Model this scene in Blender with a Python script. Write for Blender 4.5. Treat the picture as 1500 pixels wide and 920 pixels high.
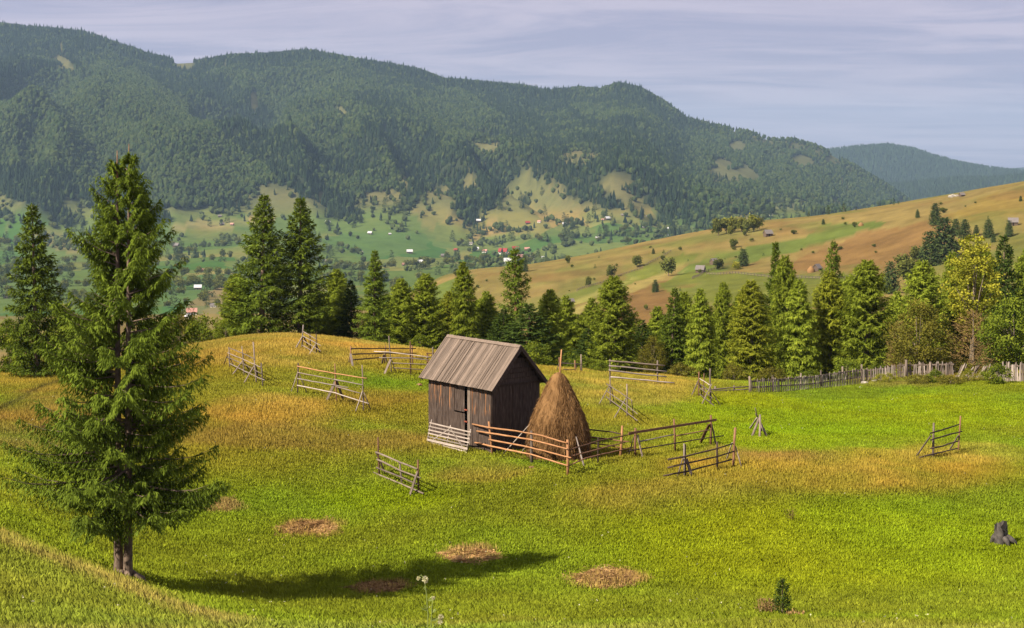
import bpy, bmesh, math, random
import numpy as np
from mathutils import Vector

for o in list(bpy.data.objects):
    bpy.data.objects.remove(o)
SC = bpy.context.scene
COL = SC.collection
rad = math.radians
FPX = 2083.0            # focal length in photo pixels (50 mm on 36 mm, 1500 px wide)
HZ = 250.0              # photo row of eye level

# ------------------------------------------------------------------ camera
cam_d = bpy.data.cameras.new('camera')
cam = bpy.data.objects.new('camera', cam_d)
COL.objects.link(cam)
cam_d.sensor_width = 36.0
cam_d.lens = 50.0
cam_d.shift_y = -0.14
cam_d.clip_start = 0.1
cam_d.clip_end = 40000
cam.location = (0, 0, 0)
cam.rotation_euler = (rad(90), 0, 0)
SC.camera = cam

# ------------------------------------------------------------------ sun, sky, exposure
SUN_EL = rad(42.5)
SUN_AZ = rad(-124)       # from +Y towards +X: the sun stands left, a little behind the camera
sd = bpy.data.lights.new('sun', 'SUN')
sd.energy = 5.0
sd.angle = rad(0.6)
sd.color = (1.0, 0.89, 0.72)
sun = bpy.data.objects.new('sun', sd)
COL.objects.link(sun)
to_sun = Vector((math.sin(SUN_AZ) * math.cos(SUN_EL), math.cos(SUN_AZ) * math.cos(SUN_EL), math.sin(SUN_EL)))
sun.rotation_euler = to_sun.to_track_quat('Z', 'Y').to_euler()
sun.location = (-60, -20, 60)

W = bpy.data.worlds.new('World')
SC.world = W
W.use_nodes = True
nt = W.node_tree
nt.nodes.clear()
def N(t, kind, **kw):
    n = t.nodes.new(kind)
    for k, v in kw.items():
        setattr(n, k, v)
    return n
wo = N(nt, 'ShaderNodeOutputWorld')
bg = N(nt, 'ShaderNodeBackground')
bg.inputs['Strength'].default_value = 0.068
sky = N(nt, 'ShaderNodeTexSky', sky_type='NISHITA', sun_disc=False)
sky.sun_elevation = SUN_EL
sky.sun_rotation = SUN_AZ
sky.altitude = 800
sky.air_density = 1.0
sky.dust_density = 1.5
tc = N(nt, 'ShaderNodeTexCoord')
sep = N(nt, 'ShaderNodeSeparateXYZ')
nt.links.new(tc.outputs['Generated'], sep.inputs[0])
mx = N(nt, 'ShaderNodeMath', operation='MAXIMUM'); mx.inputs[1].default_value = 0.0
nt.links.new(sep.outputs['Z'], mx.inputs[0])
ad = N(nt, 'ShaderNodeMath', operation='ADD'); ad.inputs[1].default_value = 0.06
nt.links.new(mx.outputs[0], ad.inputs[0])
dx = N(nt, 'ShaderNodeMath', operation='DIVIDE'); dy = N(nt, 'ShaderNodeMath', operation='DIVIDE')
nt.links.new(sep.outputs['X'], dx.inputs[0]); nt.links.new(ad.outputs[0], dx.inputs[1])
nt.links.new(sep.outputs['Y'], dy.inputs[0]); nt.links.new(ad.outputs[0], dy.inputs[1])
cb = N(nt, 'ShaderNodeCombineXYZ')
nt.links.new(dx.outputs[0], cb.inputs[0]); nt.links.new(dy.outputs[0], cb.inputs[1])
mp = N(nt, 'ShaderNodeMapping')
mp.inputs['Rotation'].default_value = (0, 0, rad(14))
mp.inputs['Scale'].default_value = (0.55, 1.1, 1)
nt.links.new(cb.outputs[0], mp.inputs[0])
cn = N(nt, 'ShaderNodeTexNoise'); cn.inputs['Scale'].default_value = 1.0
cn.inputs['Detail'].default_value = 9; cn.inputs['Roughness'].default_value = 0.68; cn.inputs['Distortion'].default_value = 0.7
nt.links.new(mp.outputs[0], cn.inputs['Vector'])
cr = N(nt, 'ShaderNodeValToRGB')
cr.color_ramp.elements[0].position = 0.36; cr.color_ramp.elements[0].color = (0.9, 0.9, 0.9, 1)
cr.color_ramp.elements[1].position = 0.68; cr.color_ramp.elements[1].color = (0.97, 0.97, 0.97, 1)
nt.links.new(cn.outputs['Fac'], cr.inputs[0])
cc = N(nt, 'ShaderNodeValToRGB')           # cirrus veil: thicker parts are paler
cc.color_ramp.elements[0].position = 0.40; cc.color_ramp.elements[0].color = (3.3, 3.05, 4.4, 1)
cc.color_ramp.elements[1].position = 0.60; cc.color_ramp.elements[1].color = (4.9, 4.35, 5.4, 1)
nt.links.new(cn.outputs['Fac'], cc.inputs[0])
mixs = N(nt, 'ShaderNodeMix', data_type='RGBA')
nt.links.new(cr.outputs[0], mixs.inputs[0]); nt.links.new(sky.outputs[0], mixs.inputs[6]); nt.links.new(cc.outputs[0], mixs.inputs[7])
nt.links.new(mixs.outputs[2], bg.inputs['Color'])
nt.links.new(bg.outputs[0], wo.inputs['Surface'])
W.cycles.sampling_method = 'AUTOMATIC'

SC.view_settings.view_transform = 'Standard'
SC.view_settings.look = 'None'
SC.view_settings.exposure = 0.87
SC.view_settings.gamma = 1.0
SC.cycles.max_bounces = 6
SC.cycles.diffuse_bounces = 2
SC.cycles.transmission_bounces = 3
SC.cycles.volume_bounces = 0
SC.cycles.transparent_max_bounces = 8

# ------------------------------------------------------------------ numpy noise
_rng = np.random.RandomState(7)
_P = _rng.rand(256, 256)
def vnoise(x, y):
    x = np.asarray(x, float); y = np.asarray(y, float)
    xi = np.floor(x).astype(int); yi = np.floor(y).astype(int)
    fx = x - xi; fy = y - yi
    fx = fx * fx * (3 - 2 * fx); fy = fy * fy * (3 - 2 * fy)
    a = _P[yi & 255, xi & 255]; b = _P[yi & 255, (xi + 1) & 255]
    c = _P[(yi + 1) & 255, xi & 255]; d = _P[(yi + 1) & 255, (xi + 1) & 255]
    return (a + (b - a) * fx) * (1 - fy) + (c + (d - c) * fx) * fy
def fbm(x, y, o=4):
    s = 0; a = 0.5; t = 0
    for i in range(o):
        s = s + a * vnoise(x * 2 ** i + 17.3 * i, y * 2 ** i + 5.1 * i); t += a; a *= 0.5
    return s / t - 0.5

# ------------------------------------------------------------------ materials
def newmat(name):
    m = bpy.data.materials.new(name); m.use_nodes = True
    m.node_tree.nodes.clear()
    o = N(m.node_tree, 'ShaderNodeOutputMaterial')
    return m, m.node_tree, o
def L(t, a, b): t.links.new(a, b)
def rgb_mul(t, a, b, fac=1.0):
    n = N(t, 'ShaderNodeMix', data_type='RGBA', blend_type='MULTIPLY'); n.inputs[0].default_value = fac
    L(t, a, n.inputs[6]); L(t, b, n.inputs[7]); return n.outputs[2]
def ramp(t, src, els):
    r = N(t, 'ShaderNodeValToRGB')
    e = r.color_ramp.elements
    while len(e) < len(els): e.new(0.5)
    for k, (p, c) in enumerate(els):
        e[k].position = p; e[k].color = (*c, 1) if len(c) == 3 else c
    L(t, src, r.inputs[0]); return r.outputs[0]

def wood_mat(name, c1, c2, scale=6.0, stretch=(14, 14, 1.2), var=0.75, rough=0.85):
    m, t, o = newmat(name)
    p = N(t, 'ShaderNodeBsdfPrincipled'); p.inputs['Roughness'].default_value = rough
    p.inputs['Specular IOR Level'].default_value = 0.2
    co = N(t, 'ShaderNodeTexCoord'); mpn = N(t, 'ShaderNodeMapping'); mpn.inputs['Scale'].default_value = stretch
    L(t, co.outputs['Object'], mpn.inputs[0])
    oi = N(t, 'ShaderNodeObjectInfo')
    cbx = N(t, 'ShaderNodeVectorMath', operation='ADD'); L(t, mpn.outputs[0], cbx.inputs[0])
    sc = N(t, 'ShaderNodeMath', operation='MULTIPLY'); sc.inputs[1].default_value = 37.0; L(t, oi.outputs['Random'], sc.inputs[0])
    L(t, sc.outputs[0], cbx.inputs[1])
    n1 = N(t, 'ShaderNodeTexNoise'); n1.inputs['Scale'].default_value = scale; n1.inputs['Detail'].default_value = 6
    n1.inputs['Roughness'].default_value = 0.65
    L(t, cbx.outputs[0], n1.inputs['Vector'])
    c = ramp(t, n1.outputs['Fac'], [(0.3, c1), (0.7, c2)])
    r = N(t, 'ShaderNodeMapRange'); r.inputs[3].default_value = 1 - var * 0.6; r.inputs[4].default_value = 1 + var * 0.45
    L(t, oi.outputs['Random'], r.inputs[0])
    v = N(t, 'ShaderNodeVectorMath', operation='SCALE'); L(t, c, v.inputs[0]); L(t, r.outputs[0], v.inputs['Scale'])
    L(t, v.outputs[0], p.inputs['Base Color'])
    bp = N(t, 'ShaderNodeBump'); bp.inputs['Strength'].default_value = 0.5; bp.inputs['Distance'].default_value = 0.01
    L(t, n1.outputs['Fac'], bp.inputs['Height']); L(t, bp.outputs[0], p.inputs['Normal'])
    L(t, p.outputs[0], o.inputs['Surface'])
    return m
M = {}
M['grey_wood'] = wood_mat('weathered grey wood', (0.11, 0.085, 0.066), (0.26, 0.205, 0.165), 3, (6, 6, 1))
M['pale_wood'] = wood_mat('bleached wood', (0.24, 0.195, 0.165), (0.44, 0.375, 0.325), 3, (6, 6, 1))
M['dark_wood'] = wood_mat('dark pole wood', (0.035, 0.024, 0.018), (0.10, 0.068, 0.05), 3, (6, 6, 1))
M['orange_wood'] = wood_mat('fresh peeled wood', (0.30, 0.135, 0.055), (0.48, 0.26, 0.13), 3, (6, 6, 1), 0.25)
M['brown_wood'] = wood_mat('brown post wood', (0.13, 0.065, 0.036), (0.25, 0.135, 0.075), 3, (6, 6, 1))
M['roof_wood'] = wood_mat('weathered roof boards', (0.080, 0.060, 0.046), (0.235, 0.18, 0.142), 2.2, (1.0, 22, 4.0), 0.6)

# barn wall boards: dark, with bare orange streaks and pale mottling on the sunny wall
def barn_mat(name, streak):
    m, t, o = newmat(name)
    p = N(t, 'ShaderNodeBsdfPrincipled'); p.inputs['Roughness'].default_value = 0.85; p.inputs['Specular IOR Level'].default_value = 0.15
    co = N(t, 'ShaderNodeTexCoord'); oi = N(t, 'ShaderNodeObjectInfo')
    sc = N(t, 'ShaderNodeMath', operation='MULTIPLY'); sc.inputs[1].default_value = 53.0; L(t, oi.outputs['Random'], sc.inputs[0])
    mpn = N(t, 'ShaderNodeMapping'); mpn.inputs['Scale'].default_value = (14, 14, 1.1); L(t, co.outputs['Object'], mpn.inputs[0])
    av = N(t, 'ShaderNodeVectorMath', operation='ADD'); L(t, mpn.outputs[0], av.inputs[0]); L(t, sc.outputs[0], av.inputs[1])
    n1 = N(t, 'ShaderNodeTexNoise'); n1.inputs['Scale'].default_value = 2.4; n1.inputs['Detail'].default_value = 6; L(t, av.outputs[0], n1.inputs['Vector'])
    c = ramp(t, n1.outputs['Fac'], [(0.28, (0.028, 0.019, 0.016)), (0.55, (0.078, 0.056, 0.045)), (0.8, (0.17, 0.13, 0.108))])
    if streak:
        geo = N(t, 'ShaderNodeSeparateXYZ'); L(t, co.outputs['Object'], geo.inputs[0])
        band = ramp(t, N_map(t, geo.outputs['Z'], 0.9, 2.6), [(0.30, (0, 0, 0)), (0.45, (1, 1, 1)), (0.85, (1, 1, 1)), (0.95, (0, 0, 0))])
        mp2 = N(t, 'ShaderNodeMapping'); mp2.inputs['Scale'].default_value = (10, 10, 0.55); L(t, co.outputs['Object'], mp2.inputs[0])
        av2 = N(t, 'ShaderNodeVectorMath', operation='ADD'); L(t, mp2.outputs[0], av2.inputs[0]); L(t, sc.outputs[0], av2.inputs[1])
        n2 = N(t, 'ShaderNodeTexNoise'); n2.inputs['Scale'].default_value = 1.8; n2.inputs['Detail'].default_value = 2; L(t, av2.outputs[0], n2.inputs['Vector'])
        s = ramp(t, n2.outputs['Fac'], [(0.57, (0, 0, 0)), (0.64, (1, 1, 1))])
        sm = rgb_mul(t, s, band)
        mm = N(t, 'ShaderNodeMix', data_type='RGBA'); L(t, sm, mm.inputs[0]); L(t, c, mm.inputs[6]); mm.inputs[7].default_value = (0.34, 0.155, 0.065, 1)
        c = mm.outputs[2]
    L(t, c, p.inputs['Base Color'])
    bp = N(t, 'ShaderNodeBump'); bp.inputs['Strength'].default_value = 0.5; bp.inputs['Distance'].default_value = 0.012
    L(t, n1.outputs['Fac'], bp.inputs['Height']); L(t, bp.outputs[0], p.inputs['Normal'])
    L(t, p.outputs[0], o.inputs['Surface'])
    return m
def N_map(t, s, a, b):
    r = N(t, 'ShaderNodeMapRange'); r.inputs[1].default_value = a; r.inputs[2].default_value = b; L(t, s, r.inputs[0]); return r.outputs[0]
M['barn_streak'] = barn_mat('barn boards with bare streaks', True)
M['barn_dark'] = barn_mat('dark barn boards', False)

def plain_mat(name, c, rough=0.8, spec=0.2, nscale=8.0, nvar=0.3):
    m, t, o = newmat(name)
    p = N(t, 'ShaderNodeBsdfPrincipled'); p.inputs['Roughness'].default_value = rough; p.inputs['Specular IOR Level'].default_value = spec
    co = N(t, 'ShaderNodeTexCoord'); n1 = N(t, 'ShaderNodeTexNoise'); n1.inputs['Scale'].default_value = nscale; n1.inputs['Detail'].default_value = 5
    L(t, co.outputs['Object'], n1.inputs['Vector'])
    lo = tuple(v * (1 - nvar) for v in c); hi = tuple(min(1, v * (1 + nvar)) for v in c)
    L(t, ramp(t, n1.outputs['Fac'], [(0.3, lo), (0.7, hi)]), p.inputs['Base Color'])
    L(t, p.outputs[0], o.inputs['Surface']); return m
M['rust'] = plain_mat('rusty iron', (0.22, 0.06, 0.035))
M['stone'] = plain_mat('pale stone', (0.33, 0.30, 0.25), nscale=5)
M['char'] = plain_mat('charred stump wood', (0.075, 0.066, 0.058), nscale=6, nvar=0.6)
M['black'] = plain_mat('burnt black wood', (0.012, 0.011, 0.010))
M['white_roof'] = plain_mat('bright sheet metal roof', (0.55, 0.55, 0.55), 0.45, 0.4)
M['red_roof'] = plain_mat('red roof', (0.27, 0.040, 0.032))
M['grey_roof'] = plain_mat('grey shingle roof', (0.17, 0.15, 0.14))
M['rose_roof'] = plain_mat('faded brick roof', (0.42, 0.22, 0.17))
M['white_wall'] = plain_mat('whitewashed wall', (0.72, 0.68, 0.62))
M['log_wall'] = plain_mat('dark log wall', (0.12, 0.085, 0.06))
M['glass'] = plain_mat('dark window pane', (0.03, 0.035, 0.04), 0.15, 0.6)

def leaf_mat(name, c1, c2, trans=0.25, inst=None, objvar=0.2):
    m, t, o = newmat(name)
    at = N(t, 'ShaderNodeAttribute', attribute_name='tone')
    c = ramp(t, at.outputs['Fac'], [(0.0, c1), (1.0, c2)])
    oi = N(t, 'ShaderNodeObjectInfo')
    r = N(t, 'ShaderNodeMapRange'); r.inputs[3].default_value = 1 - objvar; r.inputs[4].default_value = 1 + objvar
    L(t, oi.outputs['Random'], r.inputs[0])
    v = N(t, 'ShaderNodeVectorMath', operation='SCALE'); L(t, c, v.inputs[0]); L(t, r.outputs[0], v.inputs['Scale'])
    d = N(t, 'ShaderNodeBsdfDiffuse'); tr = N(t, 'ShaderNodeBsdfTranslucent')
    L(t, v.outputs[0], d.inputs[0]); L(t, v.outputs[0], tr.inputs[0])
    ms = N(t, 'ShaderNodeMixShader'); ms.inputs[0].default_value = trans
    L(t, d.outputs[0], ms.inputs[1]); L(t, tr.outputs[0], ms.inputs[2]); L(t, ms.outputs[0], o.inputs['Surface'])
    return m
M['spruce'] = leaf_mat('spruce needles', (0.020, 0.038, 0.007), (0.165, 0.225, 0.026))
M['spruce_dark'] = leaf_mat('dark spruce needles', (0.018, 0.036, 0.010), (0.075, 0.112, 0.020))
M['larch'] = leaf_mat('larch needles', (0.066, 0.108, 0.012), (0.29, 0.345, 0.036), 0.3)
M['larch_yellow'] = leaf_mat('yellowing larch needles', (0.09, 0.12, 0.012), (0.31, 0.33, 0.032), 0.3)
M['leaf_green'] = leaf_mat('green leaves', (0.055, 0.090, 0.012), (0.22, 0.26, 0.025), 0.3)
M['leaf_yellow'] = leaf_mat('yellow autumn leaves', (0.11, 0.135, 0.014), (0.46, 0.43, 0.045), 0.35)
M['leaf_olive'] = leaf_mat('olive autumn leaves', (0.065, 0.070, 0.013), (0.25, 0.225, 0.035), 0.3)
M['dry_twig'] = leaf_mat('dry brown twigs', (0.11, 0.075, 0.03), (0.30, 0.20, 0.08), 0.15)
M['hay'] = leaf_mat('dry hay', (0.115, 0.060, 0.025), (0.37, 0.215, 0.092), 0.1)
M['old_hay'] = leaf_mat('trampled old hay', (0.14, 0.075, 0.03), (0.52, 0.33, 0.14), 0.1)
M['petal'] = leaf_mat('cream petals', (0.55, 0.52, 0.30), (0.80, 0.76, 0.50), 0.3)
M['stem'] = leaf_mat('pale green stem', (0.22, 0.28, 0.08), (0.34, 0.40, 0.12), 0.2)
M['bark'] = wood_mat('spruce bark', (0.085, 0.06, 0.045), (0.26, 0.19, 0.14), 4, (3, 3, 2), 0.2)
M['bark_warm'] = wood_mat('reddish bark', (0.20, 0.10, 0.05), (0.40, 0.22, 0.11), 4, (3, 3, 2), 0.2)
M['bark_pale'] = wood_mat('pale bark', (0.14, 0.11, 0.08), (0.26, 0.21, 0.15), 4, (3, 3, 2), 0.2)

def col_attr_mat(name, attr, trans=0.0, inst=False):
    m, t, o = newmat(name)
    at = N(t, 'ShaderNodeAttribute', attribute_name=attr)
    if inst: at.attribute_type = 'INSTANCER'
    src = at.outputs['Color']
    if inst:
        a2 = N(t, 'ShaderNodeAttribute', attribute_name='tone')
        r = N(t, 'ShaderNodeMapRange'); r.inputs[3].default_value = 0.72; r.inputs[4].default_value = 1.55; L(t, a2.outputs['Fac'], r.inputs[0])
        oi = N(t, 'ShaderNodeObjectInfo')
        r2 = N(t, 'ShaderNodeMapRange'); r2.inputs[3].default_value = 0.75; r2.inputs[4].default_value = 1.3; L(t, oi.outputs['Random'], r2.inputs[0])
        mu = N(t, 'ShaderNodeMath', operation='MULTIPLY'); L(t, r.outputs[0], mu.inputs[0]); L(t, r2.outputs[0], mu.inputs[1])
        v = N(t, 'ShaderNodeVectorMath', operation='SCALE'); L(t, src, v.inputs[0]); L(t, mu.outputs[0], v.inputs['Scale']); src = v.outputs[0]
    d = N(t, 'ShaderNodeBsdfDiffuse'); L(t, src, d.inputs[0]); out = d.outputs[0]
    if inst:      # blades answer the light as a sward does: mostly like the turf they stand in
        ge = N(t, 'ShaderNodeNewGeometry'); va = N(t, 'ShaderNodeVectorMath', operation='ADD'); va.inputs[1].default_value = (0, 0, 1.5); L(t, ge.outputs['Normal'], va.inputs[0])
        vn = N(t, 'ShaderNodeVectorMath', operation='NORMALIZE'); L(t, va.outputs[0], vn.inputs[0]); L(t, vn.outputs[0], d.inputs['Normal'])
    if trans:
        tr = N(t, 'ShaderNodeBsdfTranslucent'); L(t, src, tr.inputs[0]); ms = N(t, 'ShaderNodeMixShader'); ms.inputs[0].default_value = trans
        L(t, d.outputs[0], ms.inputs[1]); L(t, tr.outputs[0], ms.inputs[2]); out = ms.outputs[0]
    L(t, out, o.inputs['Surface']); return m
M['forest'] = col_attr_mat('forest foliage', 'col')
M['grass'] = col_attr_mat('grass blades', 'cover', 0.25, True)

# ------------------------------------------------------------------ mesh helpers
def soup(name, V, F, mat=None, parent=None, tone=None, col=None, smooth=False, loc=None):
    V = np.asarray(V, dtype=np.float32); F = np.asarray(F, dtype=np.int32)
    k = F.shape[1]
    me = bpy.data.meshes.new(name)
    me.vertices.add(len(V)); me.vertices.foreach_set('co', V.ravel())
    me.loops.add(F.size); me.loops.foreach_set('vertex_index', F.ravel())
    me.polygons.add(len(F)); me.polygons.foreach_set('loop_start', np.arange(0, F.size, k, dtype=np.int32))
    me.polygons.foreach_set('loop_total', np.full(len(F), k, dtype=np.int32))
    me.polygons.foreach_set('use_smooth', np.full(len(F), smooth, dtype=bool))
    if tone is not None:
        a = me.attributes.new('tone', 'FLOAT', 'POINT'); a.data.foreach_set('value', np.asarray(tone, dtype=np.float32))
    if col is not None:
        a = me.attributes.new('col', 'FLOAT_COLOR', 'POINT')
        c4 = np.ones((len(V), 4), dtype=np.float32); c4[:, :3] = col; a.data.foreach_set('color', c4.ravel())
    me.update(calc_edges=True); me.validate()
    if mat: me.materials.append(mat)
    return link(name, me, parent, loc)
def link(name, me, parent=None, loc=None):
    o = bpy.data.objects.new(name, me); COL.objects.link(o)
    if parent: o.parent = parent
    if loc is not None: o.location = loc
    return o
def empty(name, label, cat, loc, rz=0, group=None):
    o = bpy.data.objects.new(name, None); COL.objects.link(o); o.location = loc; o.rotation_euler = (0, 0, rz)
    o.empty_display_size = 0.3
    tag(o, label, cat, group); return o
def tag(o, label=None, cat=None, group=None, kind=None):
    if label: o['label'] = label
    if cat: o['category'] = cat
    if group: o['group'] = group
    if kind: o['kind'] = kind
    return o

def tube_arrays(pts, rads, seg=7, jit=0.0, rnd=None, caps=True):
    pts = [Vector(p) for p in pts]; V = []; F = []
    n = len(pts)
    up = Vector((0, 0, 1))
    for i, p in enumerate(pts):
        d = (pts[min(i + 1, n - 1)] - pts[max(i - 1, 0)])
        if d.length < 1e-9: d = Vector((0, 0, 1))
        d.normalize()
        a = d.cross(up) if abs(d.z) < 0.95 else d.cross(Vector((1, 0, 0)))
        a.normalize(); b = d.cross(a)
        for k in range(seg):
            th = 2 * math.pi * k / seg
            r = rads[i] * (1 + (rnd.uniform(-jit, jit) if jit else 0))
            V.append(p + a * math.cos(th) * r + b * math.sin(th) * r)
    for i in range(n - 1):
        for k in range(seg):
            k2 = (k + 1) % seg
            F.append((i * seg + k, i * seg + k2, (i + 1) * seg + k2, (i + 1) * seg + k))
    if caps:
        c0 = len(V); V.append(pts[0]); c1 = len(V); V.append(pts[-1])
        for k in range(seg):
            k2 = (k + 1) % seg
            F.append((c0, k2, k, k)); F.append((c1, (n - 1) * seg + k, (n - 1) * seg + k2, (n - 1) * seg + k2))
    return V, F
def pydata(name, V, F, mat, parent=None, smooth=False, loc=None):
    F = [tuple(dict.fromkeys(f)) for f in F]
    me = bpy.data.meshes.new(name); me.from_pydata([tuple(v) for v in V], [], F); me.update()
    if smooth: me.polygons.foreach_set('use_smooth', [True] * len(me.polygons))
    if mat: me.materials.append(mat)
    return link(name, me, parent, loc)
RR = random.Random(11)
def log(name, pts, r0, r1, mat, parent, seg=7):
    """a round pole through pts; its mesh has its own z axis along the pole so the grain follows it"""
    pts = [Vector(p) for p in pts]
    # subdivide with a little crookedness
    out = [pts[0]]
    for a, b in zip(pts[:-1], pts[1:]):
        n = max(1, int((b - a).length / 0.5))
        for i in range(1, n + 1):
            q = a.lerp(b, i / n)
            if not (i == n and b is pts[-1]): q += Vector((RR.uniform(-1, 1), RR.uniform(-1, 1), RR.uniform(-1, 1))) * r0 * 0.28
            out.append(q)
    base = out[0]; d = (out[-1] - base).normalized(); q = d.to_track_quat('Z', 'Y'); qi = q.inverted()
    loc = [qi @ (p - base) for p in out]
    rs = [(r0 + (r1 - r0) * i / (len(out) - 1)) * RR.uniform(0.9, 1.1) for i in range(len(out))]
    V, F = tube_arrays(loc, rs, seg, 0.08, RR)
    o = pydata(name, V, F, mat, parent, True)
    o.rotation_mode = 'QUATERNION'; o.rotation_quaternion = q
    o.location = base - (parent.location if parent else Vector())
    return o
def plank(name, a, b, width, thick, side, mat, parent):
    """a sawn board from a to b, its width along `side`"""
    a = Vector(a); b = Vector(b); d = (b - a); Ln = d.length; d.normalize()
    s = Vector(side); s = (s - d * s.dot(d)).normalized(); n = d.cross(s)
    V = []
    for i in range(4):
        t = Ln * i / 3; w = width / 2 * RR.uniform(0.88, 1.05); bow = RR.uniform(-1, 1) * thick * 0.3
        for (u, v) in ((-1, -1), (1, -1), (1, 1), (-1, 1)):
            V.append(Vector((u * w, v * thick / 2 + bow, t)))
    F = []
    for i in range(3):
        for k in range(4):
            k2 = (k + 1) % 4; F.append((i * 4 + k, i * 4 + k2, i * 4 + 4 + k2, i * 4 + 4 + k))
    F += [(3, 2, 1, 0), (12, 13, 14, 15)]
    o = pydata(name, V, F, mat, parent)
    from mathutils import Matrix
    o.rotation_mode = 'QUATERNION'
    o.rotation_quaternion = Matrix((s, n, d)).transposed().to_quaternion() if s.cross(n).dot(d) > 0 else Matrix((s, -n, d)).transposed().to_quaternion()
    o.location = a - (parent.location if parent else Vector())
    return o

# ------------------------------------------------------------------ terrain
# Surveyed spot heights: for each distance (m) the height of the land seen along bearings
# (bearing s is expressed on the 1500-wide scale of the photograph, 750 = straight ahead).
ROWS = []
def rp(Y, cols, pys, sm):            # heights given as sight-line rows
    ROWS.append((Y, cols, [(HZ - p) * Y / FPX for p in pys], sm))
def rz_(Y, cols, zs, sm):
    ROWS.append((Y, cols, zs, sm))
C9 = [-450, 0, 200, 400, 600, 800, 1000, 1200, 1400, 1500, 1950]
C10 = [-450, 0, 200, 400, 600, 800, 1000, 1200, 1300, 1400, 1500, 1950]
rz_(1.0, [0], [-1.7], 0)
rz_(3.0, [0], [-2.0], 0)
rz_(6.0, C9, [-2.4, -2.6, -2.7, -2.8, -2.9, -2.9, -2.9, -2.9, -2.9, -2.9, -2.9], 80)
rz_(12., C9, [-4.0, -4.25, -4.4, -4.5, -4.6, -4.6, -4.6, -4.6, -4.6, -4.6, -4.6], 80)
rz_(18., C9, [-5.4, -6.0, -6.1, -6.3, -6.5, -6.5, -6.5, -6.5, -6.5, -6.5, -6.4], 80)
rp(22., C9, [880, 918, 925, 930, 940, 940, 938, 936, 934, 932, 930], 60)
rp(26., C9, [800, 850, 908, 926, 924, 922, 920, 914, 922, 924, 915], 60)
rp(30., C9, [720, 798, 882, 914, 915, 914, 908, 902, 912, 914, 905], 60)
rp(34., C9, [690, 772, 862, 890, 893, 890, 886, 884, 888, 888, 880], 60)
rp(38., C9, [665, 742, 845, 866, 864, 860, 858, 856, 858, 860, 850], 50)
rp(42., C9, [645, 714, 806, 818, 815, 813, 812, 810, 812, 815, 805], 60)
rp(47., C9, [625, 680, 744, 752, 757, 752, 747, 748, 755, 757, 750], 60)
rp(52., C9, [605, 650, 685, 684, 692, 690, 694, 692, 705, 708, 705], 60)
rp(56., C9, [590, 630, 645, 641, 655, 667, 669, 662, 679, 684, 685], 60)
rp(60., C9, [575, 612, 616, 608, 630, 640, 647, 652, 657, 661, 665], 60)
rp(68., C9, [555, 582, 576, 560, 585, 600, 613, 624, 622, 620, 622], 60)
rp(76., C9, [545, 560, 548, 526, 550, 565, 584, 598, 593, 590, 590], 60)
rp(84., C10, [540, 550, 531, 502, 527, 547, 565, 579, 574, 571, 566, 560], 40)
rp(92., C10, [545, 550, 522, 490, 513, 538, 556, 566, 552, 551, 549, 540], 40)
rp(100, C10, [552, 556, 521, 486, 509, 539, 557, 563, 547, 549, 545, 538], 40)
rz_(115, C9, [-18, -18, -15.5, -13.5, -14.6, -16.5, -17.5, -17.5, -16.5, -16.5, -16], 60)
rz_(140, C9, [-25, -25, -24, -22, -23, -24, -25, -24, -23, -23, -22], 60)
CM = [-450, 0, 400, 600, 650, 700, 800, 1000, 1200, 1400, 1500, 1950]
rz_(200, CM, [-42, -42, -42, -42, -42, -41, -41, -40, -38, -36, -35, -32], 30)
rp(300, CM, [740, 740, 740, 705, 680, 660, 610, 520, 482, 455, 445, 430], 30)
rp(400, CM, [690, 690, 690, 650, 610, 573, 505, 465, 435, 410, 390, 350], 30)
rp(500, CM, [610, 610, 600, 570, 530, 497, 460, 428, 402, 360, 335, 280], 30)
rp(600, CM, [560, 560, 550, 500, 462, 440, 424, 396, 361, 310, 287, 235], 20)
CS = [-450, 0, 400, 560, 600, 650, 700, 750, 800, 870, 950, 1050, 1100, 1200, 1300, 1400, 1500, 1950]
rp(700, CS, [530, 530, 520, 470, 440, 414, 399, 396, 391, 379, 365, 347, 337, 324, 307, 290, 268, 210], 12)
rp(780, CS, [510, 510, 500, 460, 430, 403, 393, 389, 382, 370, 353, 335, 326, 315, 300, 283, 264, 205], 8)
rp(850, CS, [500, 500, 490, 455, 430, 415, 405, 398, 390, 379, 362, 344, 330, 318, 304, 288, 272, 215], 12)
rz_(1100, CM, [-108, -108, -106, -104, -104, -104, -102, -98, -94, -90, -86, -60], 30)
CF = [-450, 0, 200, 400, 600, 700, 780, 900, 1000, 1150, 1300, 1400, 1500, 1950]
rp(1500, CF, [415, 412, 412, 408, 410, 414, 414, 412, 410, 405, 400, 400, 400, 380], 20)
rp(2000, CF, [372, 372, 376, 366, 368, 379, 374, 366, 366, 362, 360, 360, 360, 350], 20)
rp(2400, CF, [340, 348, 345, 330, 334, 350, 340, 334, 336, 330, 328, 330, 330, 320], 20)
rp(2800, CF, [300, 315, 312, 288, 304, 322, 292, 302, 312, 303, 312, 318, 320, 310], 20)
rp(3200, CF, [225, 244, 238, 240, 252, 272, 250, 258, 270, 275, 298, 312, 318, 312], 20)
rp(3600, CF, [150, 168, 168, 182, 190, 210, 214, 212, 228, 242, 285, 308, 316, 312], 20)
rp(4000, CF, [85, 95, 115, 126, 140, 155, 165, 165, 200, 222, 278, 304, 314, 310], 20)
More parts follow.
